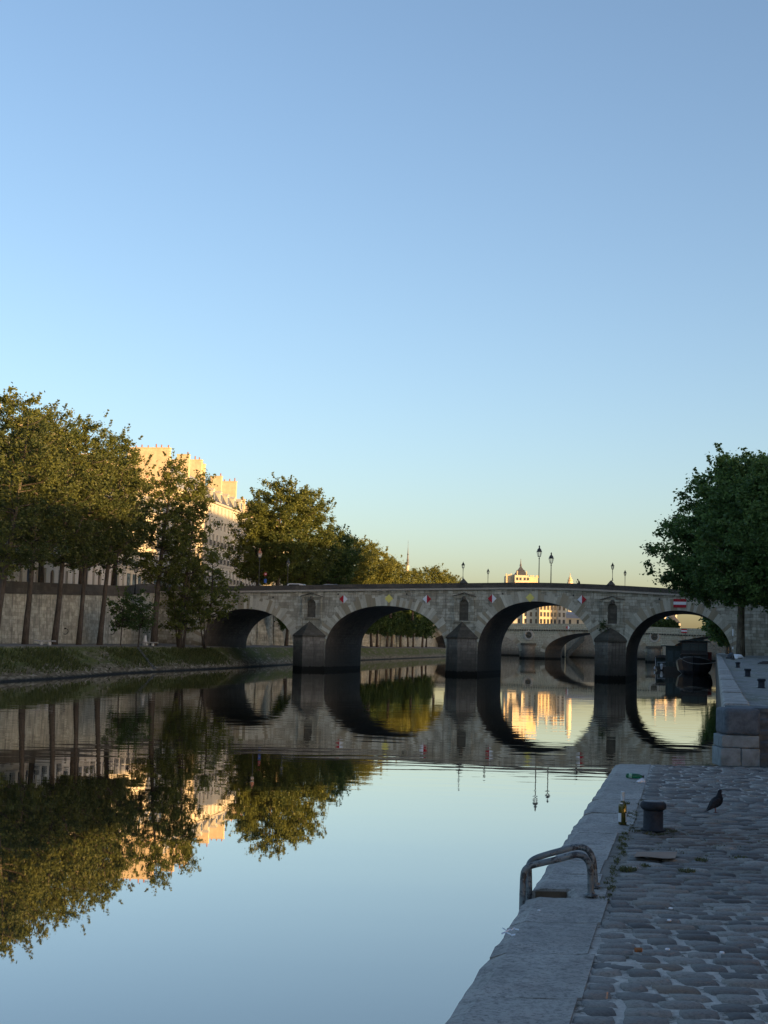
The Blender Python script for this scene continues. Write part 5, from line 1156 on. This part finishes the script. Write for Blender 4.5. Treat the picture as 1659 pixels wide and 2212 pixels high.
# two spires
def spire(px, ybase, ytip, Y, half_px, label, mat, ledge=None):
    p = P(px, ybase, Y); zt = P(px, ytip, Y).z; w = half_px * Y / F_; h = zt - p.z
    e = empty('church_spire', Matrix.Translation((p.x, p.y, 12)), label, 'spire'); b = p.z - 12
    mb = MB(); mb.tube([(0, 0, 0), (0, 0, b)], w * 1.05, 8); mb.build('tower', FAC[3], e); mb = MB(); mb.tube([(0, 0, b + .002), (0, 0, b + h * .45), (0, 0, b + h * .72), (0, 0, b + h)], [w, w * .42, w * .12, w * .04], 8); mb.build('spire_roof', mat, e)
    for f in (.2, .42): mb = MB(); mb.lathe([(w * (1.15 - f * 1.3), b + h * f), (w * (1.25 - f * 1.3), b + h * f + .3), (w * (1.1 - f * 1.3), b + h * f + .6)], 8); mb.build('spire_gallery', mat, e)
    mb = MB(); mb.box(-w * .22, w * .22, -.1, .1, b + h * .9, b + h * .915); mb.build('cross_bar', M_iron, e)
spire(880.5, 1222, 1166, 900, 2.9, 'thin dark church spire with a cross behind the far trees on the left', M_slate)
spire(1231.5, 1258, 1238, 900, 6.0, 'small warm sunlit church spire just left of the walking person', M_chim)
# far right: roofs and trees beyond the second bridge
fb(1376, 1436, 820, F4[:2], 'long low grey roofed distant building through the right arch', FAC[2], seed=6, rh=5, bay=3, chim=False, zb=12)
fb(1416, 1462, 850, F4[:4], 'sunlit distant building with chimneys at the top of the right arch', FAC[1], seed=7, rh=5, bay=3, zb=12)
fb(1440, 1470, 800, F4[:2], 'distant building with a steep blue grey roof at the right arch', FAC[0], seed=8, rh=7, roof='hip', bay=3, zb=12, chim=False)
tfar = tree_meshes(70, 10, 2, 5.4, nb=30, r0=.3, leaf=.6, per=26, csize=1.6, sprigs=2, lmat=M_leafB)
for k, px in enumerate((1374, 1392, 1410, 1428, 1446)):
    p = P(px, 1380, 712 + k * 3); plant(tfar, TR(p.x, p.y, 10, k), ('leftmost', 'second from the left', 'middle', 'second from the right', 'rightmost')[k] + ' of five far trees above the distant bridge, right arch', name='far_tree', group='far green trees beyond the second bridge')
# added unseen right bank houses; heights and gap set to shade river and quay
gd = Vector((.235, 1, 0)).normalized(); gn = Vector((gd.y, -gd.x, 0))
OCC = [(-70, 44, 4, 3), (-24, 38, 3, 4), (16, 42, 3, 4.6), (60, 40, 3, 5.2), (102, 41, 5, 3.2), (145, 46, 4, 5.0), (191.5, 47, 7, 7), (240, 70, 3, 3.4), (312, 70, 3, 3.4), (384, 88, 3, 6), (474, 100, 3, 4), (576, 68, 7, 7), (659, 62, 7, 7)]
for i, (y0, L, nf, rhh) in enumerate(OCC):
    o = Vector((qx(y0) + 31, y0, 9.6)); yb = y0 + L
    M = Matrix((-gd, gn, Z3)).transposed().to_4x4(); M.translation = o + gd * L
    building(M, L - .1, 14, [(4.6, 't'), (3.8, 't'), (3.6, 'm'), (3.5, 'm'), (3.2, 's'), (3.2, 's'), (3.2, 's')][:nf], 'unseen right bank apartment building right of the quay, added for the shade it casts', FAC[i % 4], rh=rhh, seed=i, groups='unseen right bank buildings added for shade', lite=True, ground=None, bay=3.2, chim=False)

# ------------------------------------------------------------------ street lamps
def lamp(px, ybase, ytip, w_uv, label, big=True, M=None, base=None, globe=M_lglass, cap=M_lampiron, hidden=0.0, group='street lamps on the bridge'):
    """lamp height from the pixels; hidden = metres of post below the visible foot"""
    p = base; top = P(px, ytip, p.y).z; h = top - p.z
    e = empty('street_lamp', Matrix.Translation(p), label, 'street lamp', group); s = w_uv
    hl = s * 2.2; q_ = 1.0 if big else .5
    mb = MB(); mb.lathe([(r_ * q_, z_ * (1 if big else .35)) for r_, z_ in ((.2, 0), (.2, .25), (.13, .35), (.12, .8), (.15, .86), (.08, 1.0), (.07, 1.6), (.065, 2.4))] + [(.055 * max(q_, .8), h - hl - .35), (.09 * q_, h - hl - .32), (.09 * q_, h - hl - .22), (.045, h - hl - .15), (.05, h - hl)], 12); mb.build('post', M_lampiron, e, smooth=False)
    z = h - hl; g = MB(); g.lathe([(s * .26, z + .02), (s * .5, z + hl * .45)], 6); g.build('lantern_glass', globe, e)
    f = MB()
    for k in range(6):
        a = 2 * math.pi * k / 6; c_, s_ = math.cos(a), math.sin(a); f.tube([(s * .27 * c_, s * .27 * s_, z), (s * .515 * c_, s * .515 * s_, z + hl * .46)], .022, 4)
    f.lathe([(s * .27, z - .03), (s * .29, z), (s * .27, z + .03)], 12); f.lathe([(s * .5, z + hl * .43), (s * .55, z + hl * .45), (s * .5, z + hl * .47)], 12); f.build('lantern_frame', M_lampiron, e)
    t = MB(); t.lathe([(s * .53, z + hl * .46), (s * .42, z + hl * .56), (s * .36, z + hl * .66), (s * .17, z + hl * .74), (s * .10, z + hl * .80), (s * .15, z + hl * .84), (s * .13, z + hl * .93), (s * .03, z + hl)] if big else [(s * .56, z + hl * .5), (s * .6, z + hl * .56), (s * .3, z + hl * .62), (s * .34, z + hl * .74), (s * .15, z + hl * .82), (s * .04, z + hl)], 12); t.build('lantern_cap', cap, e, smooth=False)
    return e
def on_bridge(px, py, w_, z): u, _ = face_uz(px, py, w_); return Bp(u, w_, z(u))
deck = lambda u: btop(u) - 1.0
lamp(1000, 1248, 1213, .42, 'slim lamp standing on the peaked parapet post above the middle pier', False, base=on_bridge(1000, 1250, .1, lambda u: btop(u) + .6))
lamp(1324, 1250, 1215, .42, 'slim lamp standing on the peaked parapet post above the right pier', False, base=on_bridge(1323, 1252, .1, lambda u: btop(u) + .6))
lamp(1054, 1256, 1228, .38, 'small slim lamp on the far side of the bridge left of the pavilion building', False, base=on_bridge(1054, 1255, BW - .2, lambda u: btop(u) - .0))
lamp(1350, 1264, 1231, .38, 'small slim lamp at the far side of the bridge, nearest to the dark right tree', False, base=on_bridge(1350, 1264, BW - .2, lambda u: btop(u) - .0))
lamp(1165, 1258, 1178, .72, 'tallest big glazed lantern lamp at the crest of the bridge', base=on_bridge(1164, 1256, 1.2, deck))
lamp(1191, 1258, 1193, .70, 'shorter one of the two big glazed lantern lamps at the crest of the bridge', base=on_bridge(1190, 1256, 3.8, deck))
M_copper = plain('copper_cap', (.33, .13, .055), .5, .5)
M_globe = plain('milky_globe', (.55, .50, .42), .4)
lamp(560, 1262, 1184, .66, 'copper capped lamp before the broad trees at the left end of the bridge', base=Vector((*P(559, 1262, 214).xy, 11.0)), cap=M_copper, globe=M_globe, group='street lamps of the island quay')
lamp(622, 1262, 1206, .6, 'thin grey street lamp left of the white car before the broad trees', base=Vector((*P(621, 1262, 230).xy, 11.1)), group='street lamps of the island quay')
for px, yt, lb in ((186, 1183, 'dark street lamp on the left quay just left of the slim leaning trunk'), (293, 1216, 'dark street lamp behind the parapet before the shop windows'), (541, 1206, 'slim dark street lamp left of the copper capped one')):
    y0 = min((abs((P(px, 1255, y) - wally(y, -1.8)).x), y) for y in [145 + .5 * i for i in range(130)])[1]; p = wally(y0, -1.8)
    lamp(px, 1262, yt, .62, lb, base=Vector((p.x, p.y, walltop(y0) - 1.1)), group='street lamps of the island quay')
# round road sign
p = P(573, 1262, 216); e = empty('road_sign', Matrix.Translation((p.x, p.y, 11.0)), 'small round red road sign on a post at the left end of the bridge', 'road sign')
z = P(573, 1240, 216).z - 11; mb = MB(); mb.tube([(0, 0, 0), (0, 0, z + .3)], .035, 6); mb.build('post', M_iron, e)
mb = MB(); mb.tube([(0, -.09, z), (0, -.05, z)], .25, 18); mb.build('disc', M_red, e); mb = MB(); mb.box(-.16, .16, -.11, -.092, z - .04, z + .04); mb.build('white_bar', M_white, e); mb = MB(); mb.box(-.2, .2, -.09, -.05, z - 1.35, z - .75); mb.build('blue_plate', plain('sign_blue', (.03, .10, .35), .5), e)

# ------------------------------------------------------------------ cars on the bridge
M_carw = plain('white_car_paint', (.62, .63, .62), .25, .6, var=.03); M_cars = plain('silver_car_paint', (.32, .34, .35), .25, .6, var=.05); M_tyre = plain('tyre', (.02, .02, .02), .9); M_rim = plain('rim', (.3, .3, .31), .35, .5, metal=.6)
def car(M, label, paint, Lc=4.4, Hc=1.62, Wc=1.8):
    """x = length, nose at -x"""
    e = empty('parked_car', M, label, 'car', 'cars on the bridge'); h = Lc / 2; bl = .78
    lower = [(-h, .35), (-h + .05, .72), (-h + .9, .92), (h - .15, .98), (h, .8), (h, .35)]; upper = [(-h + .95, .92), (-h + 1.75, Hc - .06), (-h + 2.1, Hc), (h - .9, Hc), (h - .35, Hc - .12), (h - .1, .98)]
    mb = MB(); mb.prism([(x, -Wc / 2, z) for x, z in lower], (0, Wc, 0)); mb.build('body', paint, e)
    mb = MB(); a = [Vector((x, -Wc / 2 + .06 + (.14 if z > 1.2 else 0), z)) for x, z in upper]; b = [Vector((p.x, -p.y, p.z)) for p in a]; n = len(a)
    mb.add(a + b, [(i, i + 1, n + i + 1, n + i) for i in range(n - 1)] + [tuple(range(n))[::-1], tuple(range(n, 2 * n))]); mb.build('cabin', paint, e)
    for s in (-1, 1):
        g = MB(); y = s * (Wc / 2 - .055); q = [(-h + 1.35, 1.0), (-h + 1.95, Hc - .14), (h - .95, Hc - .14), (h - .55, 1.02)]
        g.add([(x, y - s * (.135 if z > 1.2 else 0) + s * .012, z) for x, z in q], [(0, 1, 2, 3) if s > 0 else (3, 2, 1, 0)]); g.build('side_window', M_glass, e)
        for x in (-h + .85, h - .8):
            w_ = MB(); w_.lathe([(.2, -.1), (.33, -.1), (.33, .1), (.2, .1)], 18, Matrix.Translation((x, s * (Wc / 2 - .1), .33)) @ Matrix.Rotation(R_(90), 4, 'X')); wo = w_.build('wheel', M_tyre, e); r_ = MB(); r_.lathe([(0, -.105), (.2, -.105), (.2, .105), (0, .105)], 14, Matrix.Translation((x, s * (Wc / 2 - .1), .33)) @ Matrix.Rotation(R_(90), 4, 'X')); r_.build('rim', M_rim, wo)
    g = MB(); g.quad((-h + 1.05, -Wc / 2 + .16, .99), (-h + 1.05, Wc / 2 - .16, .99), (-h + 1.73, Wc / 2 - .26, Hc - .08), (-h + 1.73, -Wc / 2 + .26, Hc - .08)); 
    g.v = [(x - .02, y, z + .015) for x, y, z in g.v]; g.build('windscreen', M_glass, e)
    for s in (-1, 1): l = MB(); l.box(-h - .012, -h + .06, s * .62 - .17, s * .62 + .17, .6, .72); l.build('headlight', M_white, e)
    return e
def put_car(px, py, w_, label, paint, Hx):
    u, z = face_uz(px, py, w_); car(M_br @ Matrix.Translation((u, w_, z - Hx)), label, paint, Hc=Hx)
put_car(632, 1260.6, 5.0, 'white car on the bridge, only its roof showing above the parapet', M_carw, 1.95)
put_car(709, 1262.0, 5.4, 'pale silver car almost hidden behind the bridge parapet under the dark tree', M_cars, 1.62)

# ------------------------------------------------------------------ person on the bridge
def skin_obj(name, verts, edges, radii, mat, parent, sub=1):
    me = bpy.data.meshes.new(name); me.from_pydata([tuple(v) for v in verts], edges, []); o = link(name, me, parent); me.materials.append(mat)
    m = o.modifiers.new('skin', 'SKIN'); m.use_smooth_shade = True
    for i, r in enumerate(radii): me.skin_vertices[0].data[i].radius = (r, r) if not hasattr(r, '__len__') else r
    me.skin_vertices[0].data[0].use_root = True
    s = o.modifiers.new('sub', 'SUBSURF'); s.levels = s.render_levels = sub
    dg = bpy.context.evaluated_depsgraph_get(); ev = bpy.data.meshes.new_from_object(o.evaluated_get(dg)); o.modifiers.clear(); o.data = ev; ev.name = name
    if not ev.materials: ev.materials.append(mat)
    return o
u, z = face_uz(1251.5, 1262, 1.4)
dz = btop(u) - 1.02
per = empty('person', M_br @ Matrix.Translation((u, 1.4, dz)) @ Matrix.Rotation(R_(8), 4, 'Z'), 'dark clothed person by the bridge parapet, head bowed, one hand raised to the face', 'person')
M_cloth = plain('dark_coat', (.022, .022, .026), .9); M_skin = plain('skin', (.25, .15, .10), .6); M_hair = plain('dark_hair', (.02, .015, .012), .7); M_trous = plain('dark_trousers', (.03, .032, .04), .9)
# facing -x; body in skin tone as one continuous mesh, clothes over it
bv = [(0, 0, .95), (-.02, 0, 1.12), (-.05, 0, 1.30), (-.10, 0, 1.43), (-.15, 0, 1.50), (-.22, 0, 1.58), (-.27, 0, 1.66),       # pelvis..head top
      (-.08, .17, 1.40), (-.10, .23, 1.15), (-.30, .16, 1.10), (-.36, .10, 1.33), (-.375, .085, 1.39),                          # raised arm
      (-.07, -.17, 1.40), (-.02, -.23, 1.13), (-.10, -.22, .88), (-.12, -.215, .80),                                            # hanging arm
      (0, .09, .88), (-.10, .10, .50), (-.04, .10, .09), (-.16, .10, .04), (0, -.09, .88), (.04, -.10, .50), (.16, -.10, .10), (.05, -.10, .04)]
be = [(0, 1), (1, 2), (2, 3), (3, 4), (4, 5), (5, 6), (3, 7), (7, 8), (8, 9), (9, 10), (10, 11), (3, 12), (12, 13), (13, 14), (14, 15), (0, 16), (16, 17), (17, 18), (18, 19), (0, 20), (20, 21), (21, 22), (22, 23)]
br_ = [.12, .12, .125, .11, .055, .095, .07, .06, .045, .036, .028, .03, .06, .045, .032, .03, .085, .06, .04, .035, .085, .06, .04, .035]
for hx, dirs in ((11, [(-.3, -.5, 1), (0, -.3, 1.1), (.25, -.1, 1.05), (.5, .1, .9), (-.7, -.9, .4)]), (15, [(-.35, .1, -1), (-.1, .05, -1.1), (.15, 0, -1.05), (.4, -.05, -.9), (-.8, .3, -.4)])):
    for k, d in enumerate(dirs):
        v = Vector(d).normalized(); b0_ = Vector(bv[hx]); n = len(bv); ln = (.075, .085, .08, .065, .055)[k]; bv += [tuple(b0_ + v * .04), tuple(b0_ + v * ln + Vector((-.01, 0, 0)))]; be += [(hx, n), (n, n + 1)]; br_ += [.010, .008]
skin_obj('body', bv, be, br_, M_skin, per)
cv = [(0, 0, .80), (0, 0, .95), (-.02, 0, 1.12), (-.05, 0, 1.30), (-.09, 0, 1.42), (-.11, 0, 1.47), (-.08, .175, 1.405), (-.10, .235, 1.15), (-.29, .165, 1.10), (-.345, .11, 1.28), (-.07, -.175, 1.405), (-.02, -.235, 1.13), (-.09, -.222, .90)]
skin_obj('coat', cv, [(0, 1), (1, 2), (2, 3), (3, 4), (4, 5), (4, 6), (6, 7), (7, 8), (8, 9), (4, 10), (10, 11), (11, 12)], [.16, .155, .15, .155, .14, .075, .085, .065, .055, .045, .085, .065, .05], M_cloth, per)
skin_obj('trousers', [(0, 0, .92), (0, .09, .86), (-.10, .10, .50), (-.04, .10, .12), (0, -.09, .86), (.04, -.10, .50), (.16, -.10, .13)], [(0, 1), (1, 2), (2, 3), (0, 4), (4, 5), (5, 6)], [.13, .105, .08, .065, .105, .08, .065], M_trous, per)
for s, pts in ((1, [(-.02, .10, .05), (-.10, .10, .045), (-.20, .10, .035)]), (-1, [(.17, -.10, .07), (.09, -.10, .045), (-.01, -.10, .035)])): skin_obj('shoe', pts, [(0, 1), (1, 2)], [.05, .05, .038], M_iron, per)
mb = MB(); mb.lathe([(0, -.09), (.06, -.07), (.098, 0), (.09, .06), (.05, .10), (0, .112)], 12, Matrix.Translation((-.225, 0, 1.635)) @ Matrix.Rotation(R_(-28), 4, 'Y')); mb.build('hair', M_hair, per, smooth=True)
mb = MB(); mb.prism([(-.315, -.012, 1.60), (-.345, -.012, 1.575), (-.31, -.012, 1.565)], (0, .024, 0)); mb.build('nose', M_skin, per)
for s in (-1, 1):
    mb = MB(); mb.lathe([(0, -.01), (.012, 0), (0, .01)], 6, Matrix.Translation((-.313, s * .035, 1.61))); mb.build('eye', M_iron, per)
    mb = MB(); mb.lathe([(0, -.03), (.02, 0), (0, .03)], 6, Matrix.Translation((-.215, s * .095, 1.59))); mb.build('ear', M_skin, per)
mb = MB(); mb.box(-.325, -.31, -.025, .025, 1.545, 1.55); mb.build('mouth', M_hair, per)

# ------------------------------------------------------------------ barge and small boat
M_bwin = plain('barge_window', (.06, .085, .085), .5, .15); M_hull = plain('black_hull', (.012, .013, .015), .45, .5, var=.4, nscale=1.5); M_hullg = plain('dark_green_paint', (.018, .035, .032), .5, .5, var=.3); M_barged = plain('dark_cabin_paint', (.02, .024, .028), .5, .5, var=.3); M_deckred = plain('dark_red_paint', (.13, .018, .018), .6, .4); M_trim = plain('dull_trim', (.12, .125, .12), .7); M_rope = plain('mooring_rope', (.16, .15, .12), .9)
pbg = G(1503, 1456.5); YB = pbg.y; sc_ = YB / F_
BM = Matrix((gn, gd, Z3)).transposed().to_4x4(); BM.translation = Vector((pbg.x + .2, pbg.y + 2.6, 0)); iB = BM.inverted()
bg_ = empty('barge', BM, 'large black barge with a low glazed cabin, bow towards us under the right arch', 'barge')
hb = MB(); ST = [(-2.6, .12, 3.1), (-2.2, 1.1, 3.0), (-1.4, 2.1, 2.75), (0, 2.95, 2.5), (2.5, 3.3, 2.2), (30, 3.3, 2.0), (33, 2.6, 2.2)]; rows_ = []
for yv, hw, zt in ST:
    rows_.append([(-hw * .55, yv + (.9 if yv < 0 else 0), -.4), (-hw * .9, yv + (.3 if yv < 0 else 0), .6), (-hw, yv, zt - .3), (-hw, yv, zt), (hw, yv, zt), (hw, yv, zt - .3), (hw * .9, yv + (.3 if yv < 0 else 0), .6), (hw * .55, yv + (.9 if yv < 0 else 0), -.4)])
n = 8; hb.add([p for r in rows_ for p in r], [(i * n + k, i * n + k + 1, (i + 1) * n + k + 1, (i + 1) * n + k) for i in range(len(ST) - 1) for k in range(n - 1)] + [tuple(range(n))[::-1]]); hb.build('hull', M_hull, bg_)
mb = MB()
for s in (-1, 1): mb.tube([(s * hw, yv, zt + .04) for yv, hw, zt in ST], .07, 6)
mb.build('rubbing_strake', M_trim, bg_)
mb = MB(); mb.box(-2.5, 2.5, 4, 28, 1.9, 3.85); mb.build('cabin', M_barged, bg_)
mb = MB(); mb.box(-2.35, 2.35, 4.2, 20, 3.852, 6.0); c1_ = mb.build('wheelhouse', M_barged, bg_)
mb = MB(); pr_ = [(-3.0, 6.02), (-1.5, 6.32), (0, 6.42), (1.5, 6.32), (3.0, 6.02), (3.0, 5.9), (0, 6.2), (-3.0, 5.9)]; mb.prism([(x, 3.4, zz_) for x, zz_ in pr_], (0, 17, 0)); mb.build('curved_roof', M_hullg, bg_)
for k, (x0, x1, z0, z1) in enumerate(((-2.15, -.8, 4.3, 5.6), (-.7, .7, 4.3, 5.6), (.8, 2.15, 4.3, 5.6), (.1, 1.1, 2.45, 3.2), (-1.6, -.7, 2.5, 3.15))):
    mb = MB(); y = 4.18 if z1 > 3.6 else 3.98; mb.box(x0, x1, y - .04, y - .002, z0, z1); wo = mb.build('window', M_bwin, bg_); mb = MB(); mb.box(x0 - .06, x1 + .06, y - .02, y - .001, z1 + .002, z1 + .07); mb.build('window_frame', M_trim, wo)
mb = MB(); mb.box(-2.6, -2.36, 3, 26, 3.4, 3.55); mb.box(-2.36, 2.5, 3.4, 3.98, 3.602, 3.7); mb.build('handrail', M_trim, bg_)
mb = MB(); mb.lathe([(0, 0), (.28, .02), (.32, .3), (.2, .5), (0, .52)], 10, TR(-.35, .6, 2.5)); mb.build('deck_winch', M_trim, bg_)
for x, y, r in ((-1.6, .3, .3), (1.0, .8, .24)): mb = MB(); mb.lathe([(0, -.25), (.9 * r, -.2), (r, 0), (.9 * r, .2), (0, .25)], 10, TR(x, y, 2.9)); mb.build('fender', M_trim, bg_)
mb = MB(); mb.box(2.4, 3.2, 5, 10, 2.5, 4.1); mb.build('red_locker', M_deckred, bg_)
mb = MB(); mb.tube([(-1.7, 6, 5.7), (-1.7, 6, 7.6)], .05, 6); mb.build('mast', M_iron, bg_)
# second vessel moored outside the barge
V2 = Matrix((gn, gd, Z3)).transposed().to_4x4(); p = G(1470, 1453); V2.translation = Vector((p.x - 1.0, p.y + 1.5, 0))
e = empty('houseboat', V2, 'dark green flat roofed boat moored alongside the left of the black barge', 'boat')
mb = MB(); mb.prism([(-1.7, 0, -.4), (1.7, 0, -.4), (1.9, 0, 1.1), (-1.9, 0, 1.1)], (0, 22, 0)); mb.build('hull', M_hull, e); mb = MB(); mb.box(-1.6, 1.6, .8, 20, 1.102, 5.0); mb.build('cabin', M_hullg, e)
mb = MB(); mb.box(-2.5, 2.0, .1, 21, 5.002, 5.16); mb.build('flat_roof', M_hullg, e)
for x0, x1, z0, z1 in ((-1.2, -.2, 2.2, 4.2), (.2, 1.2, 3.0, 4.2)): mb = MB(); mb.box(x0, x1, .76, .798, z0, z1); mb.build('window', M_bwin, e)
mb = MB()
for x in (-1.8, -1.0, 0, 1.0, 1.8): mb.tube([(x, .1, 1.1), (x, .1, 2.0)], .03, 5)
mb.tube([(-1.8, .1, 2.0), (1.8, .1, 2.0)], .03, 5); mb.build('railing', M_trim, e)
# mooring rope
a, b = P(1467, 1420, YB), P(1548, 1430, YB - 30); mid = P(1492, 1442, YB - 8)
mb = MB(); mb.tube([a * (1 - t) ** 2 + mid * 2 * t * (1 - t) * 1.0 + b * t * t for t in [i / 14 for i in range(15)]], .045, 5); tag(mb.build('mooring_rope', M_rope), 'slack pale mooring rope hanging from the barge bow to the quay', 'rope')
# small motor boat
p = G(1429, 1448); V3 = TR(p.x, p.y, 0, -.2); e = empty('motor_boat', V3, 'small motor boat with a black canopy and outboard engine, left of the barge', 'boat')
mb = MB(); rows_ = [[(-hw * .6, yv, -.2), (-hw, yv, zt), (hw, yv, zt), (hw * .6, yv, -.2)] for yv, hw, zt in ((0, 1.35, .85), (1.5, 1.45, .85), (4.5, 1.3, .95), (6.0, .7, 1.1), (6.6, .1, 1.2))]
mb.add([q for r in rows_ for q in r], [(i * 4 + k, i * 4 + k + 1, (i + 1) * 4 + k + 1, (i + 1) * 4 + k) for i in range(4) for k in range(3)] + [(3, 2, 1, 0)]); mb.build('hull', M_hull, e)
mb = MB(); pr_ = [(-1.35, 2.75), (-1.2, 3.05), (-.6, 3.22), (.6, 3.22), (1.2, 3.05), (1.35, 2.75)]; mb.prism([(x, .3, zz_) for x, zz_ in pr_], (0, 3.6, 0)); mb.build('canopy', M_iron, e)
mb = MB()
for x in (-1.28, 1.28):
    for y in (.5, 2, 3.6): mb.tube([(x, y, .8), (x, y, 2.8)], .035, 5)
mb.build('canopy_frame', M_foil, e)
mb = MB(); mb.box(-1.2, 1.2, 2.4, 2.46, .9, 2.7); mb.build('canopy_screen', M_bwin, e)
mb = MB(); mb.lathe([(0, .2), (.16, .22), (.2, .5), (.28, .9), (.3, 1.2), (.2, 1.38), (0, 1.4)], 10, TR(0, -.3, 0)); mb.build('outboard_engine', M_foil, e)
mb = MB(); mb.tube([(-.9, .02, 1.0), (-.9, -.15, 1.7), (.9, -.15, 1.7), (.9, .02, 1.0)], .045, 6); mb.build('stern_rail', M_foil, e)
for x in (-1.4, 1.35): mb = MB(); mb.lathe([(0, 0), (.16, .06), (.18, .3), (.16, .55), (0, .6)], 8, TR(x, .6, .15)); mb.build('fender', M_white, e)

# ------------------------------------------------------------------ benches, pole, sacks, dark bag, boat ladder on the embankment
def bench(px, label, y0):
    p = P(px, 1392, y0); gz = lerp([(bankx(y0) - 4, 2.97), (bankx(y0) - 11, 3.05)][::-1] if False else [(bankx(y0) - 11, 3.05), (bankx(y0) - 4, 2.97)], p.x)
    e = empty('stone_bench', TR(p.x, p.y, 2.98, .1), label, 'bench', 'low stone benches on the left bank'); mb = MB(); mb.box(-1.05, 1.05, -.28, .28, .36, .50); mb.build('seat', M_chim if False else M_coping, e)
    for x in (-.35, .45): mb = MB(); mb.lathe([(.14, 0), (.2, .12), (.2, .24), (.14, .358)], 10, TR(x, 0, 0)); mb.build('leg', M_trimw, e)
    return e
M_trimw = plain('whitewashed_stone', (.50, .50, .47), .9, var=.15)
bench(97, 'low stone bench with white round legs between the second and third left trunks', 143)
bench(322, 'low stone bench with white legs beside the pale trunk near the stair', 178)
p = P(313, 1389, 180); e = MB(); e.lathe([(.32, 0), (.30, .5), (.2, .9), (.16, 1.3), (0, 1.32)], 12); o = e.build('stone_post', M_trimw, M=Matrix.Translation((p.x, p.y, 3.0))); tag(o, 'pale tapered stone post standing behind the second bench', 'stone post')
y0 = 118
def bxy(px, py):     # point on the embankment slope seen at px,py
    d = ray(px, py); best = None
    for i in range(1200):
        y = 100 + .1 * i; q = CAM + d * (y / d.y); f = (bankx(y) - q.x) / 3.9
        if 0 <= f <= 1:
            e_ = abs(q.z - 2.95 * f)
            if best is None or e_ < best[0]: best = (e_, q)
    return best[1]
q0, q1 = bxy(299, 1401), bxy(336, 1447)
e = empty('bank_rails', q0, 'pair of thin rails running down the grassy embankment to the water', 'rails'); im = Matrix.Translation(-q0)
for dx in (0, -.9): mb = MB(); mb.tube([im @ (q0 + Vector((0, dx, .14))), im @ (q1 + Vector((0, dx, .10)))], .055, 5); mb.build('rail', M_trim, e)
mb = MB()
for i in range(9): c = q0.lerp(q1, (i + .5) / 9); mb.tube([im @ (c + Vector((0, .1, .06))), im @ (c + Vector((0, -1.0, .06)))], .05, 4)
mb.build('crossbars', M_iron, e)
yq = 118; p = P(1583, 1421, yq); gz = qz(yq)
e = empty('thin_pole', Matrix.Translation((p.x, p.y, gz)), 'thin pale pole with reflective bands standing on the upper quay before the right arch', 'pole'); h = P(1579, 1350, yq).z - gz
mb = MB(); mb.tube([(0, 0, 0), (0, 0, h)], .028, 6); mb.build('rod', M_trim, e); mb = MB(); mb.tube([(0, 0, h - .9), (0, 0, h - .35)], .045, 6); mb.build('band', M_white, e); mb = MB(); mb.tube([(0, 0, h - 2.0), (0, 0, h - 1.8)], .045, 6); mb.build('band', M_white, e); mb = MB(); mb.lathe([(.2, 0), (.12, .12), (0, .14)], 8); mb.build('foot', M_iron, e)
for k, (px, yq, sx, lb) in enumerate(((1592, 132, .75, 'pale crumpled sheet heaped by the big tree on the upper quay'), (1578, 128, .45, 'smaller dark bundle left of the pale sheet on the upper quay'))):
    p = P(px, 1416, yq); crumple('tarpaulin' if k == 0 else 'bundle', Vector((p.x, p.y, qz(yq) + .1)), sx, .5, .38 if k == 0 else .5, M_white if k == 0 else M_barged, lb, 'tarpaulin' if k == 0 else 'bundle', 5 + k)
p = P(1653, 1432, 92); crumple('black_bag', Vector((p.x, p.y, qz(92) + .08)), .55, .35, .22, M_iron, 'flat black bag lying on the upper quay at the right edge', 'bag', 9)
